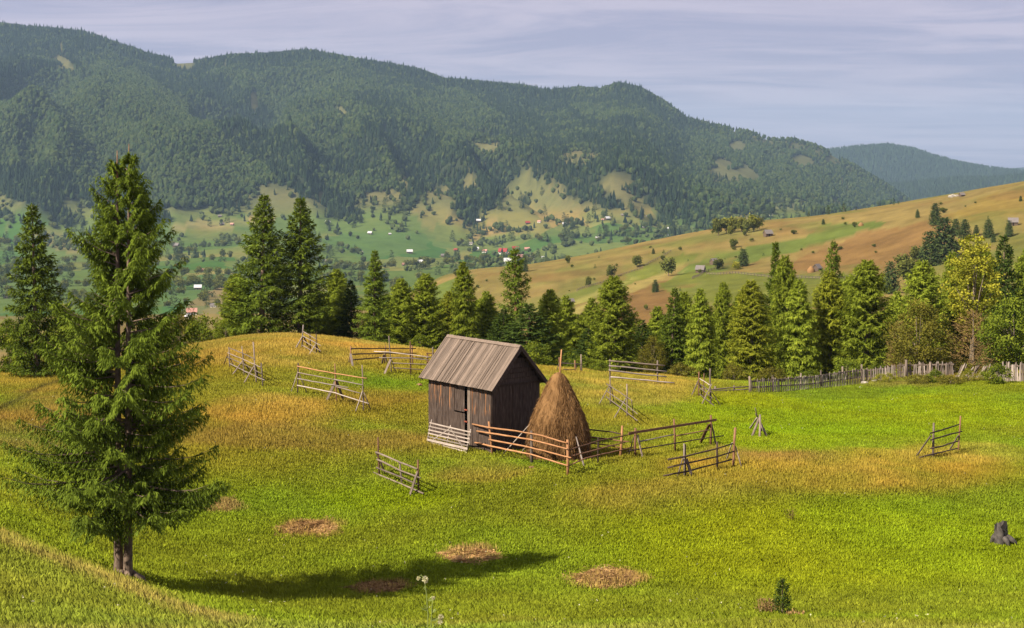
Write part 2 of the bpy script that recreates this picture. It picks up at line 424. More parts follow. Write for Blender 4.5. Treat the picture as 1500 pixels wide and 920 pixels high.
SK = [(-450, 60), (-200, 30), (0, 32), (60, 38), (120, 43), (170, 60), (215, 75), (260, 87), (300, 85), (340, 78), (400, 76), (450, 70), (500, 80),
      (560, 90), (610, 98), (650, 113), (700, 117), (760, 122), (800, 130), (850, 126), (880, 128), (905, 119), (940, 126),
      (980, 150), (1005, 170), (1060, 183), (1100, 190), (1130, 200), (1160, 200), (1200, 211), (1250, 238), (1300, 268),
      (1340, 297), (1400, 306), (1500, 312), (1950, 312)]
rp(4400, [a for a, b in SK], [b + 7 for a, b in SK], 2)
rp(4800, [a for a, b in SK], [min(b + 50, 310) for a, b in SK], 20)
rp(5600, [-450, 1200, 1300, 1350, 1400, 1450, 1500, 1950], [280, 280, 276, 272, 266, 268, 260, 240], 12)
rp(6200, [-450, 1300, 1500, 1950], [285, 285, 276, 270], 20)
rp(7000, [-450, 1150, 1215, 1250, 1300, 1340, 1370, 1400, 1450, 1500, 1950], [280, 255, 223, 220, 216, 223, 233, 242, 251, 256, 262], 6)
rp(8500, [0], [268], 0)
rp(12000, [-450, 1200, 1430, 1470, 1520, 1950], [250, 250, 249, 247, 244, 246], 6)
rp(14000, [0], [252], 0)

s_cols = np.linspace(-450, 1950, 481)
y_rows = np.concatenate([np.geomspace(1.0, 20, 40)[:-1], np.geomspace(20, 120, 300)[:-1], np.geomspace(120, 14000, 330)])
def gsm(v, sig):
    if sig <= 0: return v
    n = int(max(1, 3 * sig / 5)); k = np.exp(-0.5 * (np.arange(-n, n + 1) * 5.0 / sig) ** 2); k /= k.sum()
    return np.convolve(np.pad(v, n, mode='edge'), k, mode='valid')
KY = np.log(np.array([r[0] for r in ROWS]))
KZ = np.array([gsm(np.interp(s_cols, r[1], r[2]) if len(r[1]) > 1 else np.full(len(s_cols), r[2][0]), r[3]) for r in ROWS])
def pchip(kx, kz, x):
    h = np.diff(kx)[:, None]; dl = np.diff(kz, axis=0) / h
    m = np.zeros_like(kz)
    w1 = 2 * h[1:] + h[:-1]; w2 = h[1:] + 2 * h[:-1]
    ok = dl[:-1] * dl[1:] > 0
    with np.errstate(divide='ignore', invalid='ignore'):
        hm = (w1 + w2) / (w1 / dl[:-1] + w2 / dl[1:])
    m[1:-1] = np.where(ok, hm, 0); m[0] = dl[0]; m[-1] = dl[-1]
    i = np.clip(np.searchsorted(kx, x) - 1, 0, len(kx) - 2)
    t = ((x - kx[i]) / np.diff(kx)[i])[:, None]; hh = h[i]
    return ((1 + 2 * t) * (1 - t) ** 2 * kz[i] + t * (1 - t) ** 2 * hh * m[i] + t * t * (3 - 2 * t) * kz[i + 1] + t * t * (t - 1) * hh * m[i + 1])
# slopes interpolate on distance (not log) for near rows so banks keep straight
ZG = pchip(np.exp(KY), KZ, y_rows)
YY = y_rows[:, None] * np.ones((1, len(s_cols)))
XX = (s_cols[None, :] - 750) / FPX * YY
def sst(a, b, x): t = np.clip((x - a) / (b - a), 0, 1); return t * t * (3 - 2 * t)
# small relief: tussocks near, gullies and spurs far
ZG += fbm(XX / 3.1, YY / 3.1, 3) * 0.22 * sst(14, 30, YY) * (1 - sst(110, 160, YY))
ZG += fbm(XX / 60, YY / 60, 4) * 6.5 * sst(220, 420, YY) * (1 - 0.75 * sst(560, 760, YY)) * (1 - sst(900, 1100, YY))
ZG += fbm(XX / 190 + 3, YY / 190, 4) * 34 * sst(1000, 1500, YY) * (1 - sst(2600, 3000, YY))
wx = XX / 420 + YY / 1500; wy = YY / 1500
rid = 1 - np.abs(2 * vnoise(wx + 4.2 + 0.4 * fbm(wx * 2, wy * 4), wy * 1.1 + 9) - 1)
rid2 = 1 - np.abs(2 * vnoise(wx * 2.6 + 1.2, wy * 2.2 + 3) - 1)
am = sst(2200, 2900, YY) * (1 - sst(3500, 4200, YY)) * (1 - .6 * sst(1000, 1200, s_cols)[None, :])
rid3 = 1 - np.abs(2 * vnoise(wx * 5.5 + 7, wy * 4.5 + 2) - 1)
ZG += am * ((rid - 0.55) * 270 + (rid2 - 0.5) * 210 + (rid3 - .5) * 60)
ZG += fbm(XX / 90, YY / 90, 3) * 16 * sst(2200, 2900, YY) * (1 - sst(4100, 4400, YY))
_sk = np.interp(s_cols, [a for a, b in SK], [b for a, b in SK])[None, :]
_cap = (HZ - (_sk + 15 + (4400 - YY) / 1600 * 95)) * YY / FPX          # spurs stay below the crest line behind them
_m = (YY > 2500) & (YY < 4330)
ZG = np.where(_m & (ZG > _cap), _cap + (ZG - _cap) * .08, ZG)
ZG += sst(5600, 6200, YY) * (1 - sst(6700, 7000, YY)) * ((1 - np.abs(2 * vnoise(XX / 520 + YY / 900 + 3, YY / 2500) - 1)) - 1.0) * 110
ZG += sst(4900, 5300, YY) * (1 - sst(5500, 5600, YY)) * fbm(XX / 200, YY / 300, 3) * 22
PYG = HZ - ZG / YY * FPX                      # sight-line row of every terrain vertex
HMIN = np.minimum.accumulate(PYG, axis=0)     # what nearer land already hides
SG = s_cols[None, :] * np.ones_like(YY)
LY = np.log(y_rows)
def grid_ix(x, y):
    x = np.asarray(x, float); y = np.asarray(y, float)
    s = 750 + FPX * x / y
    c = np.clip((s - s_cols[0]) / (s_cols[1] - s_cols[0]), 0, len(s_cols) - 1.001)
    i = np.clip(np.searchsorted(y_rows, y) - 1, 0, len(y_rows) - 2)
    ty = (y - y_rows[i]) / (y_rows[i + 1] - y_rows[i])
    j = c.astype(int); tx = c - j
    return i, j, ty, tx
def samp(G, x, y):
    i, j, ty, tx = grid_ix(x, y)
    return (G[i, j] * (1 - tx) + G[i, j + 1] * tx) * (1 - ty) + (G[i + 1, j] * (1 - tx) + G[i + 1, j + 1] * tx) * ty
def ground(x, y): return float(samp(ZG, x, y))
def hit(px, py, ymin=20.0):
    """where the sight line through photo point (px,py) meets the land beyond ymin"""
    c = np.clip((px - s_cols[0]) / (s_cols[1] - s_cols[0]), 0, len(s_cols) - 1.001); j = int(c); tx = c - j
    pr = PYG[:, j] * (1 - tx) + PYG[:, j + 1] * tx
    k0 = int(np.searchsorted(y_rows, ymin))
    for k in range(max(1, k0), len(y_rows)):
        if pr[k] <= py:
            a, b = pr[k - 1], pr[k]
            t = 0 if a <= py or k == k0 else (a - py) / (a - b)
            Y = y_rows[k - 1] + (y_rows[k] - y_rows[k - 1]) * t
            x = (px - 750) / FPX * Y
            return Vector((x, Y, ground(x, Y)))
    Y = y_rows[-2]; x = (px - 750) / FPX * Y
    return Vector((x, Y, ground(x, Y)))
def pin(px, py, Y): return Vector(((px - 750) / FPX * Y, Y, (HZ - py) * Y / FPX))

# ------------------------------------------------------------------ land cover (real colours of the ground)
def in_poly(px, py, poly):
    inside = np.zeros(px.shape, bool); n = len(poly); j = n - 1
    for i in range(n):
        xi, yi = poly[i]; xj, yj = poly[j]
        c = ((yi > py) != (yj > py)) & (px < (xj - xi) * (py - yi) / ((yj - yi) if yj != yi else 1e-9) + xi)
        inside ^= c; j = i
    return inside
FB = [(-450, 330), (0, 322), (60, 330), (100, 318), (150, 322), (200, 328), (235, 322), (270, 306), (330, 300), (370, 292), (385, 272), (430, 285), (455, 305), (500, 322),
      (520, 330), (535, 288), (560, 310), (600, 305), (630, 285), (660, 312), (700, 330), (730, 290), (760, 262), (800, 252), (830, 282), (870, 300), (900, 312),
      (950, 322), (1000, 332), (1050, 322), (1100, 306), (1145, 292), (1200, 305), (1250, 310), (1950, 312)]
CLEAR = [(95, 89, 14, 4, 0.6), (90, 63, 2, 4, 0), (712, 209, 20, 6, 0), (850, 228, 28, 8, 0), (905, 261, 22, 9, 0), (575, 285, 14, 7, 0), (550, 292, 16, 12, 0), (645, 280, 14, 7, 0), (120, 306, 24, 10, 0.5),
         (35, 305, 40, 8, 0.4), (1060, 256, 22, 9, 0.2), (1095, 252, 16, 5, 0.2), (1175, 232, 14, 4, 0.1), (1080, 211, 12, 4, 0), (330, 90, 3, 3, 0), (270, 90, 14, 3, 0.1), (1230, 222, 12, 4, 0), (1340, 262, 6, 3, 0),
         (1060, 236, 14, 3, 0.2), (415, 290, 26, 14, 0.3), (770, 282, 30, 22, 0), (470, 285, 4, 4, 0), (1160, 300, 22, 8, 0), (820, 288, 12, 14, 0.4), (590, 262, 8, 5, 0), (560, 302, 34, 8, .2), (640, 300, 26, 7, -.3), (925, 292, 40, 6, .5), (690, 262, 12, 7, -.4), (455, 300, 16, 8, .3), (500, 160, 8, 2.5, 0.5), (372, 145, 5, 10, 0.3), (1425, 246, 10, 3, 0.2)]
def forest_mask(px, py, Y, x):
    nz = fbm(px / 22 + 3, py / 12, 3); n2 = fbm(x / 70, Y / 70, 3)
    fb = np.interp(px, [a for a, b in FB], [b for a, b in FB])
    m = sst(9, -9, py - fb + nz * 46 + n2 * 26) * (Y > 2100)
    for (cx, cy, rx, ry, an) in CLEAR:
        cy += 5; ry += 5; rx *= 1.12
        ux = px - cx; uy = py - cy
        if an: uy = uy - an * ux
        d = (ux / rx) ** 2 + (uy / ry) ** 2 + nz * 0.9
        m = m * sst(0.75, 1.25, d)
    scr = sst(980, 1060, px) * sst(180, 195, py) * sst(330, 300, py) * (1 - sst(1230, 1290, px))
    m = m * (1 - scr * 0.88 * sst(-0.14, 0.06, n2 * .6 + 0.8 * nz))
    far = Y > 4900
    m = np.where(far, 0.97 * (n2 > -0.26), m)
    return m
def cover():
    px, py, Y, x = SG, PYG, YY, XX
    n1 = fbm(x / 6, Y / 6, 4); n2 = fbm(x / 1.7 + 9, Y / 1.7, 3); n3 = fbm(x / 16 + 2, Y / 16, 3)
    def c3(r, g, b): return np.array([r, g, b], float)
    lush = c3(0.172, 0.215, 0.013); green = c3(0.130, 0.160, 0.014); gold = c3(0.34, 0.240, 0.046); brown = c3(0.22, 0.140, 0.038); straw = c3(0.37, 0.245, 0.075)
    n4 = fbm(x / .55, Y / .9, 3)
    A = np.ones(px.shape + (3,)) * lush
    def mixc(w, c): 
        nonlocal A
        w = np.clip(w, 0, 1)[..., None]; A = A * (1 - w) + c * w
    near = Y < 170
    wpx = px + n1 * 70; wpy = py + n1 * 26 + n2 * 12
    def blob(cx, cy, rx, ry, soft=0.55):
        d = ((wpx - cx) / rx) ** 2 + ((wpy - cy) / ry) ** 2
        return sst(1 + soft, 1 - soft, d) * near
    mixc(sst(-0.05, 0.22, n1 + n3 * 0.6) * 0.55 * near, green)
    # broad bands of drier meadow around the barn and on the hummock
    mixc(0.75 * sst(735, 655, wpy) * sst(1060, 900, px) * near * sst(-0.45, 0.25, n3 + n1 + 0.12), c3(0.23, 0.20, 0.024))
    for b in [(440, 505, 190, 34, gold, 1.0), (520, 492, 130, 14, gold, .9), (300, 520, 90, 26, gold, .8), (400, 605, 95, 26, gold, .9), (450, 645, 230, 18, brown, .65), (700, 692, 75, 18, c3(.27, .2, .035), .8),
              (60, 620, 130, 42, brown, .8), (120, 590, 90, 22, gold, .5), (40, 560, 80, 10, gold, .4), (600, 520, 80, 14, gold, .8), (880, 565, 150, 26, gold, .85), (1000, 572, 120, 16, gold, .4), (760, 610, 100, 40, green, .5),
              (1240, 690, 250, 32, c3(.32, .215, .035), .95), (1120, 665, 90, 14, brown, .7), (1010, 735, 170, 26, c3(.23, .19, .03), .75), (1400, 665, 110, 18, gold, .55),
              (1350, 552, 150, 9, brown, .75), (1440, 545, 110, 8, gold, .6), (1130, 640, 60, 8, gold, .3), (860, 640, 90, 20, green, .6), (650, 620, 80, 20, green, .4), (560, 590, 90, 14, brown, .35)]:
        mixc(blob(*b[:4]) * b[5] * (0.75 + 0.9 * n2), b[4])
    # very green hollow on the right
    for b in [(1250, 605, 260, 34), (1130, 640, 90, 22), (560, 730, 110, 20), (1200, 800, 330, 70)]:
        mixc(blob(*b) * 0.75, c3(0.200, 0.250, 0.008))
    mixc(blob(1160, 572, 160, 10) * 0.5, green)
    # bank on the lower left and the strip at the photographer's feet: mown, drier
    bank = near * sst(0, 22, wpy - np.interp(px, [-450, 0, 140, 220, 330, 430, 1500, 1950], [640, 782, 838, 868, 905, 925, 925, 925]))
    mixc(bank * 0.85, c3(0.19, 0.205, 0.024)); mixc(bank * sst(0.0, 0.3, n1 + 0.5 * n2) * 0.5, straw)
    edge = near * np.exp(-((wpy - np.interp(px, [-450, 0, 140, 220, 330], [650, 790, 846, 878, 912])) / 9.0) ** 2) * sst(420, 300, px)
    mixc(edge * 0.6, straw)
    mixc(near * sst(908, 945, py + n2 * 30) * 0.6, c3(0.25, 0.22, 0.05))
    # the cart track on the far left
    tr = near * np.exp(-((py - np.interp(px, [-450, 0, 60, 130], [700, 600, 568, 545])) / 2.6) ** 2) * sst(150, 60, px)
    mixc(tr * 0.8, c3(0.05, 0.045, 0.02))
    for (cx, cy, rx, ry) in [(455, 773, 58, 15), (555, 860, 52, 12), (690, 814, 52, 15), (885, 847, 62, 20), (322, 742, 26, 12)]:
        d = ((px - cx + n2 * 55 + n1 * 40) / rx) ** 2 + ((py - cy + n2 * 22) / ry) ** 2 + .25
        mixc(near * sst(1.25, 0.75, d), straw * 0.85)
    # --- mid distance hill
    mid = (Y > 170) & (Y < 1050)
    q1 = fbm(x / 45, Y / 45, 4); q2 = fbm(x / 11, Y / 11, 3)
    B = np.ones_like(A) * c3(0.275, 0.205, 0.068)
    def mixb(w, c):
        nonlocal B
        w = np.clip(w, 0, 1)[..., None]; B = B * (1 - w) + c * w
    ux = px + q1 * 16; uy = py + q1 * 8
    mixb(sst(-0.1, 0.25, q1 + q2 * .5) * 0.6, c3(0.20, 0.185, 0.048))
    G1 = c3(0.135, 0.180, 0.038); G2 = c3(0.17, 0.20, 0.035); BR = c3(0.215, 0.125, 0.046)
    for poly, c, w in [
        ([(830, 520), (860, 470), (900, 440), (960, 410), (1010, 408), (1060, 412), (1000, 450), (960, 520)], BR, .9),
        ([(940, 520), (985, 450), (1050, 430), (1120, 470), (1120, 520)], c3(.17, .20, .04), .6),
        ([(800, 452), (830, 428), (880, 412), (940, 392), (1000, 372), (1030, 372), (985, 396), (930, 412), (870, 436), (838, 452)], G2, .9),
        ([(985, 406), (1010, 388), (1060, 372), (1120, 358), (1190, 340), (1200, 328), (1292, 322), (1290, 328), (1240, 342), (1180, 362), (1120, 380), (1080, 398), (1050, 402), (1000, 410)], G1, .95),
        ([(960, 415), (1010, 398), (1100, 398), (1200, 402), (1300, 400), (1300, 430), (1180, 452), (1000, 440)], c3(.165, .185, .035), .95),
        ([(1140, 392), (1200, 365), (1262, 338), (1330, 330), (1400, 312), (1390, 335), (1330, 372), (1290, 396), (1200, 396)], BR * 1.12, .85),
        ([(1300, 500), (1330, 400), (1380, 372), (1420, 352), (1500, 340), (1950, 300), (1950, 520)], c3(.19, .185, .045), .85),
        ([(1390, 315), (1450, 285), (1500, 280), (1600, 270), (1500, 310), (1420, 325)], c3(.27, .19, .045), .7),
        ([(590, 470), (620, 425), (680, 402), (700, 404), (690, 420), (660, 440), (640, 480)], G1, .95)]:
        mixb(in_poly(ux, uy, poly) * w, c)
    mixb(sst(.05, .2, fbm(x / 30 + 11, Y / 70, 4)) * .55, c3(.155, .175, .042)); mixb(sst(.10, .22, fbm(x / 22 + 31, Y / 40, 4)) * .5, c3(.23, .135, .05))
    # mown streaks on the nearer strip
    st = 0.5 + 0.5 * np.sin((px * 0.45 + py * 1.0) / 2.6 + q1 * 8)
    mixb(in_poly(ux, uy, [(790, 470), (830, 440), (900, 416), (1000, 384), (1010, 396), (900, 440), (820, 470)]) * st * .5, c3(.42, .36, .11))
    A = np.where(mid[..., None], B, A)
    # --- valley and mountains
    v1 = fbm(x / 160 + 8, Y / 160, 4); v2 = fbm(x / 40, Y / 40, 3)
    D = np.ones_like(A) * c3(0.105, 0.150, 0.045)
    def mixd(w, c):
        nonlocal D
        w = np.clip(w, 0, 1)[..., None]; D = D * (1 - w) + c * w
    ux = px + v1 * 26; uy = py + v1 * 12
    mixd(sst(0.0, 0.2, v1) * 0.7, c3(0.17, 0.165, 0.055))
    mixd(sst(330, 285, uy + v2 * 20) * 0.75, c3(0.165, 0.145, 0.060))
    for poly, c, w in [
        ([(700, 345), (730, 300), (762, 255), (790, 255), (830, 300), (880, 345)], c3(.16, .165, .058), .9),
        ([(240, 345), (270, 312), (340, 302), (350, 322), (270, 330)], c3(.16, .175, .06), .8),
        ([(250, 332), (290, 322), (355, 325), (350, 333), (270, 338)], c3(.30, .23, .11), .8),
        ([(330, 325), (370, 316), (410, 322), (380, 334)], c3(.33, .25, .12), .6),
        ([(470, 352), (540, 338), (600, 338), (680, 365), (660, 392), (560, 392)], c3(.085, .145, .045), .9),
        ([(680, 352), (720, 334), (775, 330), (740, 345)], c3(.27, .20, .09), .7),
        ([(860, 310), (900, 318), (960, 325), (1010, 340), (900, 350), (860, 332)], c3(.10, .155, .05), .8),
        ([(760, 360), (830, 345), (920, 352), (900, 372), (790, 385)], c3(.095, .15, .045), .8),
        ([(600, 305), (660, 300), (700, 332), (620, 330)], c3(.24, .185, .075), .6),
        ([(270, 400), (330, 392), (345, 402), (290, 408)], c3(.26, .22, .09), .7),
        ([(220, 420), (320, 400), (400, 412), (390, 450), (240, 470)], c3(.085, .15, .055), .9),
        ([(0, 340), (60, 340), (110, 372), (90, 470), (-200, 470)], c3(.10, .15, .055), .7),
        ([(0, 330), (60, 338), (140, 362), (110, 372), (40, 352)], c3(.26, .19, .10), .5),
        ([(270, 440), (330, 420), (350, 440), (310, 462), (250, 470)], c3(.26, .17, .10), .6)]:
        mixd(in_poly(ux, uy, poly) * w, c)
    mixd(sst(980, 1060, px) * sst(180, 195, py) * sst(315, 295, py) * .8, c3(.12, .125, .05))
    fm = forest_mask(px, py, Y, x)
    mixd(fm * 0.92, c3(0.030, 0.045, 0.022))
    far = Y >= 1050
    A = np.where(far[..., None], D, A)
    # steep hidden drop between meadow and hill: rough shrubby grass
    A *= (1 + (0.30 * n2 + .5 * n4)[..., None] * near[..., None])
    A[..., 0] *= 1 + .5 * n1 * near
    A = np.where(mid[..., None], A * .78 * (1 + .5 * q2[..., None] + .35 * fbm(x / 3.5, Y / 5, 2)[..., None]), A)
    A = np.where(far[..., None], A * .82, A)
    field = (far & (Y < 3600)) * (1 - fm) * sst(300, 320, py)
    return A, field, fm
COVER, FIELD, FMASK = cover()

nr, ncl = ZG.shape
TV = np.stack([XX, YY, ZG], -1).reshape(-1, 3)
ii = np.arange(nr - 1)[:, None] * ncl + np.arange(ncl - 1)[None, :]
TF = np.stack([ii, ii + 1, ii + ncl + 1, ii + ncl], -1).reshape(-1, 4)
terrain = soup('ground', TV, TF, None, smooth=True)
me = terrain.data
a = me.attributes.new('cover', 'FLOAT_COLOR', 'POINT')
c4 = np.ones((nr * ncl, 4), dtype=np.float32); c4[:, :3] = COVER.reshape(-1, 3); a.data.foreach_set('color', c4.ravel())
a = me.attributes.new('field', 'FLOAT', 'POINT'); a.data.foreach_set('value', FIELD.reshape(-1).astype(np.float32))
goldness = np.clip((COVER[..., 0] / np.maximum(COVER[..., 1], 1e-3) - 0.85) / 0.6, 0, 1)
vis = (PYG < HMIN + 25)
gd = sst(13, 20, YY) * (1 - sst(95, 112, YY)) * vis * (SG > -60) * (SG < 1560) * (np.clip(40.0 / YY, 0.3, 1.6) ** 1.4)
for (cx, cy, rx, ry) in [(455, 773, 58, 15), (555, 860, 52, 12), (690, 814, 52, 15), (885, 847, 62, 20)]:
    gd = np.where((((SG - cx) / rx) ** 2 + ((PYG - cy) / ry) ** 2 < 0.8) & (YY < 70), gd * 0.15, gd)
a = me.attributes.new('gdens', 'FLOAT', 'POINT'); a.data.foreach_set('value', gd.reshape(-1).astype(np.float32))
a = me.attributes.new('gtall', 'FLOAT', 'POINT'); a.data.foreach_set('value', goldness.reshape(-1).astype(np.float32))
tag(terrain, kind='structure')

m, t, o = newmat('meadow and hills')
at = N(t, 'ShaderNodeAttribute', attribute_name='cover'); fa = N(t, 'ShaderNodeAttribute', attribute_name='field')
geo = N(t, 'ShaderNodeNewGeometry')
n1 = N(t, 'ShaderNodeTexNoise'); n1.inputs['Scale'].default_value = 2.6; n1.inputs['Detail'].default_value = 9; n1.inputs['Roughness'].default_value = 0.72
n2 = N(t, 'ShaderNodeTexNoise'); n2.inputs['Scale'].default_value = 0.045; n2.inputs['Detail'].default_value = 10; n2.inputs['Roughness'].default_value = 0.7
L(t, geo.outputs['Position'], n1.inputs['Vector']); L(t, geo.outputs['Position'], n2.inputs['Vector'])
c = rgb_mul(t, at.outputs['Color'], ramp(t, n1.outputs['Fac'], [(0.3, (0.62, 0.62, 0.6)), (0.5, (1, 1, 1)), (0.72, (1.0, 1.0, 1.0))]))
c = rgb_mul(t, c, ramp(t, n2.outputs['Fac'], [(0.3, (0.72, 0.74, 0.78)), (0.55, (1, 1, 1)), (0.75, (1.0, 0.97, 0.9))]))
vo = N(t, 'ShaderNodeTexVoronoi'); vo.inputs['Scale'].default_value = 0.0075; vo.inputs['Randomness'].default_value = 0.9
vm = N(t, 'ShaderNodeMapping'); vm.inputs['Rotation'].default_value = (0, 0, rad(25)); vm.inputs['Scale'].default_value = (1.0, 0.45, 0)
wn = N(t, 'ShaderNodeTexNoise'); wn.inputs['Scale'].default_value = 0.012; wn.inputs['Detail'].default_value = 3
L(t, geo.outputs['Position'], wn.inputs['Vector'])
ws = N(t, 'ShaderNodeVectorMath', operation='MULTIPLY_ADD'); ws.inputs[1].default_value = (70, 70, 0); L(t, wn.outputs['Color'], ws.inputs[0]); L(t, geo.outputs['Position'], ws.inputs[2])
L(t, ws.outputs[0], vm.inputs[0]); L(t, vm.outputs[0], vo.inputs['Vector'])
sp = N(t, 'ShaderNodeSeparateColor'); L(t, vo.outputs['Color'], sp.inputs[0])
fc = ramp(t, sp.outputs[0], [(0.0, (0.62, 0.95, 0.62)), (0.35, (0.95, 1.05, 0.8)), (0.6, (1.35, 1.2, 1.0)), (0.85, (0.8, 1.05, 0.8)), (0.95, (1.9, 1.35, 1.2))])
fm_ = N(t, 'ShaderNodeMix', data_type='RGBA', blend_type='MULTIPLY'); L(t, fa.outputs['Fac'], fm_.inputs[0]); L(t, c, fm_.inputs[6]); L(t, fc, fm_.inputs[7])
bs = N(t, 'ShaderNodeBsdfDiffuse'); L(t, fm_.outputs[2], bs.inputs[0])
bp = N(t, 'ShaderNodeBump'); bp.inputs['Strength'].default_value = 0.9; bp.inputs['Distance'].default_value = 0.25
L(t, n1.outputs['Fac'], bp.inputs['Height']); L(t, bp.outputs[0], bs.inputs['Normal'])
L(t, bs.outputs[0], o.inputs['Surface'])
me.materials.append(m)

# ------------------------------------------------------------------ foliage generators
def norm(v): return v / (np.linalg.norm(v, axis=-1, keepdims=True) + 1e-9)
def rhombi(P, D, ln, wd, rng, tone, out=None, ob=1.0):
    """leaf-sized rhombic faces: base P, direction D (unit), length, width"""
    n = len(P)
    r = rng.normal(size=(n, 3))
    if out is not None: r = np.cross(D, norm(out) * ob + norm(r) * .75)      # sprays lie like shingles, facing outwards
    w = np.cross(D, r) if out is None else r; w /= np.linalg.norm(w, axis=1, keepdims=True) + 1e-9
    ln = np.asarray(ln).reshape(-1, 1); wd = np.asarray(wd).reshape(-1, 1)
    V = np.stack([P, P + D * ln * 0.45 + w * wd, P + D * ln, P + D * ln * 0.45 - w * wd], 1).reshape(-1, 3)
    F = np.arange(n * 4).reshape(-1, 4)
    return V, F, np.repeat(tone, 4)

def conifer_arrays(H, prof, seed, nbr, ntw, mtl, tl=0.2, tw=0.03, droop=0.35, up=0.25, hang=0.5, t0=0.06, stem=(0, 0), lean=(0, 0), half=None, el_top=0.8, ragged=0.28, wood=False, spread=.42):
    rng = np.random.RandomState(seed)
    Ps, Ds, Ls, Ts = [], [], [], []; WV, WF = [], []
    for b in range(nbr):
        t = t0 + (1 - t0) * (b / nbr) ** 1.0
        t = min(0.975, t + rng.uniform(-0.5, 0.5) / nbr * 4)
        az = b * 2.39996 + rng.uniform(-0.5, 0.5)
        if half is not None and rng.rand() < 0.7:
            az = half + rng.uniform(-1.7, 1.7)
        R = float(np.interp(t, prof[0], prof[1])) * (1 - ragged * rng.rand() ** 1.5 + (0.10 if rng.rand() < .12 else 0))
        if R < 0.05: R = 0.05
        ca, sa = math.cos(az), math.sin(az)
        bx = stem[0] + lean[0] * t; by = stem[1] + lean[1] * t
        el = 0.12 + el_top * max(0, (t - 0.45)) ** 1.0
        def curve(u):
            u = np.asarray(u, float)
            rr = R * u
            zz = H * t + R * (el * u - droop * (1 - t * 0.6) * u ** 1.6 + up * u ** 3.2)
            return np.stack([bx + ca * rr, by + sa * rr, zz], -1)
        if wood:
            pts = curve(np.linspace(0, 0.93, 6)); rs = np.linspace(0.014 + 0.007 * R, 0.004, 6)
            v, f = tube_arrays([Vector(p) for p in pts], list(rs), 3, caps=False)
            k = len(WV); WV += v; WF += [tuple(i + k for i in ff) for ff in f]
        n = max(4, int(ntw * (0.35 + 0.65 * R / max(prof[1]))))
        us = 0.12 + 0.88 * (np.arange(n) + rng.rand(n)) / n
        side = np.where(np.arange(n) % 2, 1, -1)
        P0 = curve(us); T = norm(curve(us + 0.02) - curve(us - 0.02))
        sd_ = np.stack([-sa * side, ca * side, np.zeros(n)], -1)
        l = (0.15 + spread * R * (1 - us) ** 0.8 * np.clip(us * 3.2, 0.5, 1)) * rng.uniform(0.7, 1.15, n)
        dirn = norm(T * 0.75 + sd_ * 0.8 + np.array([0, 0, -0.18]))
        m_ = max(2, mtl)
        vs = (np.arange(m_)[None, :] + rng.rand(n, m_)) / m_
        pp = P0[:, None] + dirn[:, None] * (l[:, None] * vs)[..., None]
        pp[..., 2] -= (hang * 0.35) * l[:, None] * vs ** 2
        rd = rng.normal(size=(n, m_, 3)) * 0.55
        dd = norm(dirn[:, None] * 0.8 + rd + np.array([0, 0, -hang]))
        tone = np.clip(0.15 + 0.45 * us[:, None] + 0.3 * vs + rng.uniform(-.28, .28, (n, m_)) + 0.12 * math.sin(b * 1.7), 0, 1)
        Ps.append(pp.reshape(-1, 3)); Ds.append(dd.reshape(-1, 3)); Ts.append(tone.ravel())
        Ls.append((tl * rng.uniform(0.7, 1.3, n * m_)) * (0.40 + 0.60 * min(1, R / (0.4 * max(prof[1])))))
        # twiglets along the branch itself, to its tip
        k = max(6, int(n * 1.5)); u2 = rng.uniform(0.3, 1.0, k); p2 = curve(u2); t2 = norm(curve(u2 + .02) - curve(u2 - .02))
        Ps.append(p2); Ds.append(norm(t2 + rng.normal(size=(k, 3)) * 0.35)); Ls.append(tl * rng.uniform(0.7, 1.2, k)); Ts.append(np.clip(0.55 + rng.uniform(-.3, .3, k), 0, 1))
    # leader shoot
    k = 26; hz = H * (1 - 0.06 * rng.rand(k)); Ps.append(np.stack([np.full(k, stem[0] + lean[0]), np.full(k, stem[1] + lean[1]), hz], -1))
    Ds.append(norm(np.stack([rng.normal(size=k) * .5, rng.normal(size=k) * .5, np.abs(rng.normal(size=k)) + .5], -1))); Ls.append(tl * .5 * rng.uniform(.6, 1.2, k)); Ts.append(rng.uniform(.4, .9, k))
    P = np.concatenate(Ps); D = np.concatenate(Ds); Ln = np.concatenate(Ls); T = np.concatenate(Ts)
    out = P - np.array([stem[0], stem[1], 0]); out[:, 2] = 0; out = norm(out) + np.array([0, 0, .55])
    return rhombi(P, D, Ln, Ln * (tw / tl), rng, T, out), (WV, WF)

def trunk_arrays(H, r, stem=(0, 0), lean=(0, 0), seg=8, rnd=RR, flare=1.5):
    pts, rs = [], []
    for i in range(9):
        t = [0, .02, .06, .15, .3, .5, .7, .88, 1.0][i]
        pts.append(Vector((stem[0] + lean[0] * t, stem[1] + lean[1] * t, -0.25 + (H + .25) * t)))
        rs.append(r * (1 - t) ** 0.9 * (flare if i == 0 else (1.15 if i == 1 else 1)) + 0.012)
    return tube_arrays(pts, rs, seg, 0.06, rnd)

